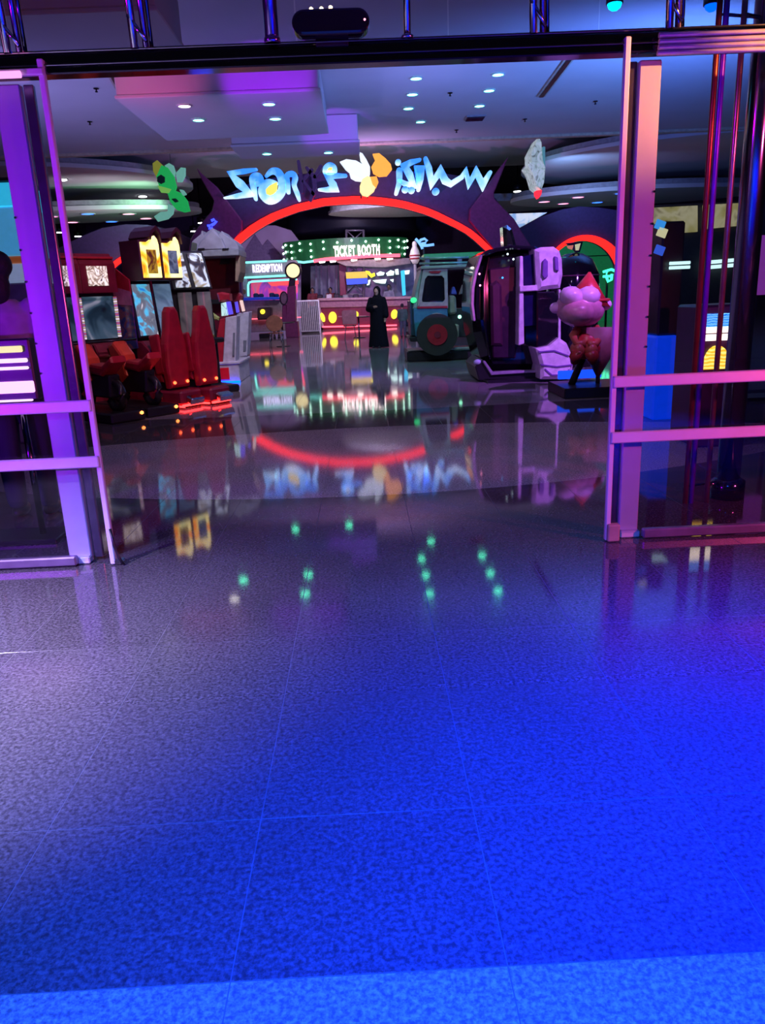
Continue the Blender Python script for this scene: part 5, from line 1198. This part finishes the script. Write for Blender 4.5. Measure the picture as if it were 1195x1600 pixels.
# dial machine between the counters
dl_ = empty('dial_machine', (W(455, 505, 31).x, 31.0, 0), 'purple striker machine with round yellow dial lamp', 'arcade machine')
def DL(nm, pts, Y, th, mat, bev=0.02): return pxprism(nm, pts, Y, th, mat, dl_, bev)
disc = lambda cx, cy, rx, ry: [(cx + rx * math.cos(R(15 * k)), cy + ry * math.sin(R(15 * k))) for k in range(24)]
DL('machine_body', [(449, 448), (460, 446), (462, 502), (446, 504)], 31.0, 0.7, M('plum_machine', (0.18, 0.03, 0.10), 0.4))
DL('dial_rim', disc(457.5, 423, 13, 13.5), 31.0, 0.25, BLACK)
DL('dial_face', disc(457.5, 423, 10.2, 10.8), 30.92, 0.12, EM('pale_yellow_dial', (1.0, 0.88, 0.42), 1.3), 0.02)
DL('neck', [(452, 434), (461, 433), (460, 450), (450, 450)], 31.1, 0.3, BLACK)
DL('round_mirror', disc(443, 466, 6.5, 11), 30.9, 0.12, M('mirror_rim', (0.02, 0.02, 0.03), 0.3))
DL('mirror_face', disc(443, 466, 4.8, 9), 30.85, 0.08, M('dim_mirror', (0.20, 0.17, 0.17), 0.3))
box('machine_foot', (0, 0.35, 0.3), (0.5, 0.7, 0.6), M('plum_machine', (0.18, 0.03, 0.1), 0.4), dl_, 0.02)
DL('mirror_stand', [(441, 476), (447, 476), (448, 504), (440, 504)], 31.0, 0.4, M('plum_machine', (0.18, 0.03, 0.1), 0.4))
yb = empty('yellow_lamp_robot', (W(412, 500, 31.8).x, 31.8, 0), 'small dark machine with a yellow round lamp before the redemption counter', 'arcade machine')
pxprism('machine_body', [(402, 481), (424, 480), (424, 499), (402, 500)], 31.8, 0.6, M('dark_brown_machine', (0.05, 0.03, 0.03), 0.5), yb, 0.04)
pxprism('round_lamp', disc(410, 487, 3.6, 3.8), 31.7, 0.12, LYEL, yb, 0.01)
box('machine_foot', (0.0, 0.3, 0.08), (0.5, 0.5, 0.16), BLACK, yb, 0.02)

# queue fence
fn = empty('queue_fence', (W(481, 505, 34).x, 34.0, 0), 'pale slatted queue fence left of the ticket counter', 'fence')
z1_ = W(480, 470, 34).z
xa, xb_ = W(463, 480, 34).x - fn.location.x, W(498, 480, 34).x - fn.location.x
box('top_rail', ((xa + xb_) / 2, 0, z1_), (xb_ - xa, 0.06, 0.06), WHITE, fn, 0.01)
box('bottom_rail', ((xa + xb_) / 2, 0, 0.10), (xb_ - xa, 0.06, 0.06), GREY, fn, 0.01)
for x_ in (xa, xb_): box('fence_post', (x_, 0, z1_ / 2), (0.06, 0.08, z1_), WHITE, fn, 0.01)
for k in range(11):
    x_ = xa + (xb_ - xa) * (k + 1) / 12
    box('slat', (x_, 0, z1_ / 2 + 0.03), (0.045, 0.03, z1_ - 0.12), M('grey_slat', (0.36, 0.36, 0.38), 0.5), fn)

# tables and chairs
def table(px, py, Y, lab, wpx):
    q = WZ(px, py, 0.0); q = Vector((W(px, 500, Y).x, Y, 0))
    t = empty('cafe_table', q, lab, 'table', 'cafe tables in the arcade')
    lathe('table_top', [(0.0, 0.72), (0.40, 0.72), (0.42, 0.735), (0.40, 0.75), (0.0, 0.75)], (0, 0, 0), M('dark_table_top', (0.02, 0.02, 0.025), 0.3), t, 28)
    rod('table_stem', (0, 0, 0.02), (0, 0, 0.72), 0.03, CHROME, t)
    lathe('table_foot', [(0, 0), (0.24, 0), (0.22, 0.02), (0.03, 0.035)], (0, 0, 0), DCHROME, t, 24)
def chair(px, Y, lab, mat, kind):
    q = Vector((W(px, 500, Y).x, Y, 0))
    c = empty('cafe_chair', q, lab, 'chair', 'cafe chairs in the arcade')
    pts = circ(0, 0, 0.26, 0.25, 24) if kind == 'round' else [(-0.25, -0.24), (0.25, -0.24), (0.26, 0.20), (0.18, 0.25), (-0.2, 0.25), (-0.26, 0.2)]
    prism('backrest', [(x, z + 0.76) for x, z in pts], 'Y', -0.03, 0.02, mat, c, 0.012)
    prism('seat', circ(0, 0.24, 0.23, 0.22, 20), 'Z', 0.44, 0.48, mat, c, 0.01)
    for sx in (-1, 1):
        for sy in (0.06, 0.40): rod('leg', (sx * 0.15, sy, 0.45), (sx * 0.2, sy + (0.05 if sy > 0.2 else -0.05), 0.0), 0.014, CHROME, c, seg=8)
        rod('back_support', (sx * 0.12, 0.04, 0.44), (sx * 0.12, 0.0, 0.62), 0.014, CHROME, c, seg=8)
table(440, 545, 25.2, 'round dark cafe table beside the rust coloured round chair', 40)
chair(428, 24.2, 'rust coloured round backed cafe chair', M('rust_shell', (0.45, 0.13, 0.07), 0.5), 'round')
table(560, 530, 28.6, 'round dark cafe table behind the brown square chair', 40)
chair(546, 27.6, 'brown square backed cafe chair before the ticket counter', M('brown_shell', (0.26, 0.16, 0.12), 0.5), 'square')

# bits near the truck: bowling pin post, blue neon, speaker cluster
bp_ = empty('bowling_pin_post', (W(652, 540, 33).x, 33.0, 0), 'white bowling pin with red stripes on a slim post above the truck', 'ornament')
zp = W(652, 412, 33).z
rod('post', (0, 0, 0), (0, 0, zp), 0.06, GREY, bp_)
lathe('pin', [(0.10, 0), (0.19, 0.15), (0.22, 0.32), (0.17, 0.52), (0.09, 0.68), (0.10, 0.78), (0.07, 0.86), (0, 0.9)], (0, 0, zp), M('white_pin', (0.7, 0.65, 0.62), 0.3, 0, (0.6, 0.55, 0.55), 0.3), bp_, 18)
for z_ in (0.2, 0.32): tube('pin_stripe', [(0.21 * math.cos(R(a)), 0.21 * math.sin(R(a)), zp + z_) for a in range(0, 360, 30)], 0.03, RED, bp_, 6, True)
bn = empty('blue_neon_script', (W(662, 380, 34).x, 34.0, W(662, 380, 34).z), 'light blue neon scribble above the toy truck', 'sign')
for pts in ([(649, 373), (653, 377), (658, 384), (660, 389)], [(655, 379), (657, 375), (663, 373), (667, 376), (664, 380), (658, 381)], [(657, 384), (668, 383.5), (678, 382)]):
    tube('neon_tube', [tuple(W(px, py, 34) - bn.location) for px, py in pts], 0.06, EM('sky_neon', (0.18, 0.45, 1.0), 1.3), bn, 6)
rod('neon_bracket', (0, 0.1, 0), (0, 0.1, -bn.location.z), 0.05, BLACK, bn)
gs = empty('green_beam', (W(700, 397, 30.5).x, 30.5, 0), 'green lit canopy beam behind the roof rack of the truck', 'canopy')
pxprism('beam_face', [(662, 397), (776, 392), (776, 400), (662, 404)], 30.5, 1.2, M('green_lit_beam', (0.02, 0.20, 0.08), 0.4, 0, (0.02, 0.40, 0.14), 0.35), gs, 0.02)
for px in (668, 770): pxprism('beam_post', [(px, 402), (px + 4, 402), (px + 5, 520), (px + 1, 520)], 30.8, 0.2, BLACK, gs, 0)

# ------------------------------------------------------------------ people
def blob(name, parts, mat, parent, voxel=0.022, smooth=4):
    """one continuous surface from overlapping balls and tapered limbs"""
    bm = bmesh.new()
    for p in parts:
        if p[0] == 'b':
            m4 = Matrix.Translation(p[1]) @ Matrix.Diagonal((*p[2], 1))
            bmesh.ops.create_icosphere(bm, subdivisions=3, radius=1, matrix=m4)
        elif p[0] == 'c':
            a, b, r1, r2 = Vector(p[1]), Vector(p[2]), p[3], p[4]
            d = b - a
            m4 = Matrix.Translation((a + b) / 2) @ d.to_track_quat('Z', 'Y').to_matrix().to_4x4()
            bmesh.ops.create_cone(bm, cap_ends=True, segments=16, radius1=r1, radius2=r2, depth=d.length, matrix=m4)
            bmesh.ops.create_icosphere(bm, subdivisions=2, radius=r1, matrix=Matrix.Translation(a))
            bmesh.ops.create_icosphere(bm, subdivisions=2, radius=r2, matrix=Matrix.Translation(b))
        elif p[0] == 'l':
            rings = []
            for (x, y, z, rx, ry) in p[1]:
                rings.append([bm.verts.new((x + rx * math.cos(2 * math.pi * k / 20), y + ry * math.sin(2 * math.pi * k / 20), z)) for k in range(20)])
            for A, B in zip(rings, rings[1:]):
                for k in range(20): bm.faces.new((A[k], A[(k + 1) % 20], B[(k + 1) % 20], B[k]))
            bm.faces.new(rings[0][::-1]); bm.faces.new(rings[-1])
    bmesh.ops.recalc_face_normals(bm, faces=bm.faces)
    me = bpy.data.meshes.new(name); bm.to_mesh(me); bm.free()
    tmp = bpy.data.objects.new('tmp', me); COL.objects.link(tmp)
    md = tmp.modifiers.new('r', 'REMESH'); md.mode = 'VOXEL'; md.voxel_size = voxel; md.use_smooth_shade = True
    ms = tmp.modifiers.new('s', 'SMOOTH'); ms.iterations = smooth; ms.factor = 0.5
    dg = bpy.context.evaluated_depsgraph_get()
    m2 = bpy.data.meshes.new_from_object(tmp.evaluated_get(dg)); m2.name = name
    bpy.data.objects.remove(tmp)
    m2.materials.clear()
    return link(name, m2, mat, parent, True)

def hand(c, d, s=1.0):
    """palm, four fingers and a thumb"""
    c = Vector(c); d = Vector(d).normalized(); side = d.cross(Vector((0, 1, 0))).normalized()
    out = [('c', tuple(c), tuple(c + d * 0.07 * s), 0.028 * s, 0.032 * s)]
    for i, L in enumerate((0.07, 0.08, 0.075, 0.058)):
        b0 = c + d * 0.075 * s + side * (i - 1.5) * 0.018 * s
        out.append(('c', tuple(b0), tuple(b0 + d * L * s + Vector((0, -0.02 * s, 0))), 0.009 * s, 0.007 * s))
    out.append(('c', tuple(c + d * 0.02 * s - side * 0.025 * s), tuple(c + d * 0.06 * s - side * 0.055 * s), 0.011 * s, 0.008 * s))
    return out

def face_parts(z, s=1.0, fy=-1):
    return [('b', (0, 0, z), (0.075 * s, 0.095 * s, 0.115 * s)), ('b', (0, fy * 0.092 * s, z - 0.012 * s), (0.014 * s, 0.022 * s, 0.026 * s)),
            ('b', (0, fy * 0.045 * s, z - 0.075 * s), (0.045 * s, 0.05 * s, 0.04 * s)),
            ('b', (0.078 * s, 0.0, z), (0.012 * s, 0.022 * s, 0.03 * s)), ('b', (-0.078 * s, 0, z), (0.012 * s, 0.022 * s, 0.03 * s)),
            ('c', (0, 0.01, z - 0.2 * s), (0, 0, z - 0.08 * s), 0.055 * s, 0.05 * s)]

def face_details(parent, z, s=1.0, fy=-1):
    for sx in (-1, 1):
        ball('eye', (sx * 0.03 * s, fy * 0.086 * s, z + 0.012 * s), (0.012 * s, 0.008 * s, 0.008 * s), M('eye_white', (0.5, 0.48, 0.46), 0.3), parent, sub=1)
    ball('mouth', (0, fy * 0.090 * s, z - 0.055 * s), (0.022 * s, 0.008 * s, 0.007 * s), M('lips', (0.30, 0.10, 0.09), 0.5), parent, sub=1)

ABAYA = M('black_abaya_cloth', (0.005, 0.005, 0.009), 0.9, scale=20, bump=0.4, spec=0.1)
# woman in black standing before the counter
wl_ = WZ(592, 543, 0.0)
wm = empty('person', (wl_.x, wl_.y, 0), 'person in a long black abaya and headscarf standing before the ticket counter', 'person', None, R(-20))
body = blob('body', face_parts(1.56) + [('l', [(0, 0.01, 0.08, 0.14, 0.10), (0, 0, 0.5, 0.16, 0.12), (0, 0, 0.9, 0.17, 0.12), (0, 0, 1.15, 0.14, 0.1), (0, 0.01, 1.36, 0.18, 0.09), (0, 0.01, 1.42, 0.08, 0.06)]),
    ('c', (-0.09, 0, 0.1), (-0.09, 0.0, 0.5), 0.05, 0.07), ('c', (0.09, 0, 0.1), (0.09, 0, 0.5), 0.05, 0.07),
    ('b', (-0.09, -0.07, 0.035), (0.045, 0.12, 0.035)), ('b', (0.09, -0.07, 0.035), (0.045, 0.12, 0.035)),
    ('c', (-0.18, 0, 1.34), (-0.23, -0.06, 1.08), 0.05, 0.042), ('c', (-0.23, -0.06, 1.08), (-0.06, -0.20, 1.14), 0.04, 0.03),
    ('c', (0.18, 0, 1.34), (0.24, -0.02, 1.08), 0.05, 0.042), ('c', (0.24, -0.02, 1.08), (0.25, -0.07, 0.86), 0.04, 0.03)] + hand((-0.06, -0.20, 1.14), (1, -0.2, 0.1)) + hand((0.25, -0.07, 0.86), (0, -0.2, -1)), SKIN, wm, 0.012, 2)
face_details(body, 1.56)
robe = blob('abaya', [('l', [(0, 0.0, 0.015, 0.31, 0.24), (0.0, 0.0, 0.3, 0.27, 0.21), (0, 0, 0.7, 0.235, 0.18), (0, 0, 1.0, 0.22, 0.165), (0, 0, 1.2, 0.215, 0.15), (0, 0.01, 1.36, 0.215, 0.13), (0, 0.01, 1.42, 0.12, 0.09)]),
    ('c', (-0.19, 0, 1.34), (-0.25, -0.06, 1.08), 0.08, 0.085), ('c', (-0.25, -0.06, 1.08), (-0.10, -0.18, 1.12), 0.085, 0.085),
    ('c', (0.19, 0, 1.34), (0.25, -0.02, 1.08), 0.08, 0.08), ('c', (0.25, -0.02, 1.08), (0.265, -0.06, 0.90), 0.08, 0.09)], ABAYA, wm, 0.02, 3)
scarf = blob('headscarf', [('b', (0, 0.03, 1.58), (0.105, 0.105, 0.135)), ('l', [(0, 0.03, 1.25, 0.20, 0.14), (0, 0.02, 1.36, 0.20, 0.13), (0, 0.03, 1.46, 0.10, 0.09), (0, 0.035, 1.56, 0.09, 0.085)])], ABAYA, wm, 0.014, 2)
ball('shoe', (-0.09, -0.19, 0.03), (0.045, 0.1, 0.03), BLACK, wm); ball('shoe', (0.09, -0.19, 0.03), (0.045, 0.1, 0.03), BLACK, wm)

def simple_person(loc, h, rz, label, shirt, legs, group=None, fy=-1, hair_long=False, voxel=0.02, arms='down', skin=SKIN):
    s = h / 1.70
    p = empty('person', loc, label, 'person', group, rz)
    hz = 1.575 * s
    aL = [('c', (-0.19 * s, 0, 1.37 * s), (-0.24 * s, 0.0, 1.10 * s), 0.05 * s, 0.042 * s), ('c', (-0.24 * s, 0, 1.10 * s), (-0.24 * s, fy * 0.08 * s, 0.88 * s), 0.04 * s, 0.03 * s)]
    aR = [('c', (0.19 * s, 0, 1.37 * s), (0.24 * s, 0.0, 1.10 * s), 0.05 * s, 0.042 * s), ('c', (0.24 * s, 0, 1.10 * s), (0.24 * s, fy * 0.08 * s, 0.88 * s), 0.04 * s, 0.03 * s)]
    hands = hand((-0.24 * s, fy * 0.08 * s, 0.88 * s), (0, fy * 0.2, -1), s) + hand((0.24 * s, fy * 0.08 * s, 0.88 * s), (0, fy * 0.2, -1), s)
    lg = []
    for sx in (-1, 1):
        lg += [('c', (sx * 0.09 * s, 0, 0.88 * s), (sx * 0.10 * s, 0, 0.48 * s), 0.085 * s, 0.055 * s), ('c', (sx * 0.10 * s, 0, 0.48 * s), (sx * 0.10 * s, 0.02 * s, 0.08 * s), 0.055 * s, 0.04 * s),
               ('b', (sx * 0.10 * s, fy * 0.06 * s, 0.035 * s), (0.045 * s, 0.12 * s, 0.035 * s))]
    trunk = [('l', [(0, 0, 0.84 * s, 0.16 * s, 0.11 * s), (0, 0, 1.0 * s, 0.15 * s, 0.105 * s), (0, 0, 1.15 * s, 0.14 * s, 0.10 * s), (0, 0, 1.34 * s, 0.185 * s, 0.105 * s), (0, 0, 1.42 * s, 0.10 * s, 0.07 * s)])]
    b = blob('body', face_parts(hz, s, fy) + aL + aR + hands + lg + trunk, skin, p, 0.013 * s, 2)
    face_details(b, hz, s, fy)
    sh = blob('shirt', [('l', [(0, 0, 0.82 * s, 0.19 * s, 0.135 * s), (0, 0, 1.0 * s, 0.18 * s, 0.13 * s), (0, 0, 1.15 * s, 0.175 * s, 0.125 * s), (0, 0, 1.34 * s, 0.21 * s, 0.125 * s), (0, 0, 1.43 * s, 0.10 * s, 0.08 * s)])] +
              [('c', (sx * 0.19 * s, 0, 1.37 * s), (sx * 0.245 * s, 0, 1.10 * s), 0.072 * s, 0.062 * s) for sx in (-1, 1)] +
              [('c', (sx * 0.245 * s, 0, 1.10 * s), (sx * 0.242 * s, fy * 0.06 * s, 0.95 * s), 0.062 * s, 0.05 * s) for sx in (-1, 1)], shirt, p, voxel, 2)
    tr_ = []
    for sx in (-1, 1):
        tr_ += [('c', (sx * 0.09 * s, 0, 0.86 * s), (sx * 0.10 * s, 0, 0.48 * s), 0.10 * s, 0.08 * s), ('c', (sx * 0.10 * s, 0, 0.48 * s), (sx * 0.10 * s, 0.01, 0.12 * s), 0.08 * s, 0.065 * s)]
    blob('trousers', tr_ + [('b', (0, 0, 0.86 * s), (0.18 * s, 0.125 * s, 0.10 * s))], legs, p, voxel, 2)
    hp_ = [('b', (0, -fy * 0.025 * s, hz + 0.035 * s), (0.092 * s, 0.098 * s, 0.105 * s))]
    if hair_long: hp_ += [('b', (0, -fy * 0.06 * s, hz - 0.06 * s), (0.10 * s, 0.075 * s, 0.14 * s)), ('b', (0.04 * s, -fy * 0.05 * s, hz + 0.06 * s), (0.09 * s, 0.09 * s, 0.09 * s))]
    for sx in (-1, 1): ball('shoe', (sx * 0.10 * s, fy * 0.06 * s, 0.047 * s), (0.055 * s, 0.135 * s, 0.045 * s), BLACK, p)
    blob('hair', hp_, HAIR, p, 0.014, 1)
    return p
LILS = M('lilac_grey_cloth', (0.48, 0.40, 0.56), 0.7); NAVY = M('navy_cloth', (0.02, 0.025, 0.05), 0.7)
RSH = M('dark_red_cloth', (0.22, 0.03, 0.05), 0.7); GSH = M('green_cloth', (0.05, 0.14, 0.10), 0.7); PSH = M('pale_lilac_cloth', (0.30, 0.26, 0.38), 0.7)
pl = simple_person((W(-4, 460, 5.35).x, 5.35, 0), 1.80, R(8), 'person with dark hair and grey lilac top seen from behind at the left edge', LILS, NAVY, None, 1, True, 0.012)
simple_person((W(489, 470, 38.4).x, 38.4, 0.3), 1.66, R(10), 'staff member in dark red standing left behind the ticket counter', RSH, NAVY, 'staff behind the ticket counter')
simple_person((W(517, 470, 38.6).x, 38.6, 0.3), 1.64, R(-15), 'staff member in dark red behind the counter beside the red pillar', RSH, NAVY, 'staff behind the ticket counter')
simple_person((W(608, 470, 38.3).x, 38.3, 0.3), 1.66, R(0), 'staff member in pale lilac behind the counter right of the person in black', PSH, NAVY, 'staff behind the ticket counter')
simple_person((W(630, 530, 27.5).x, 27.5, 0), 1.15, R(160), 'small child in a green top beside the front of the toy truck', GSH, M('slate_cloth', (0.08, 0.10, 0.13), 0.7))
simple_person((W(428, 470, 34.55).x, 34.55, 0), 1.64, R(5), 'staff member in dark red at the redemption counter window', RSH, NAVY, 'staff behind the redemption counter')
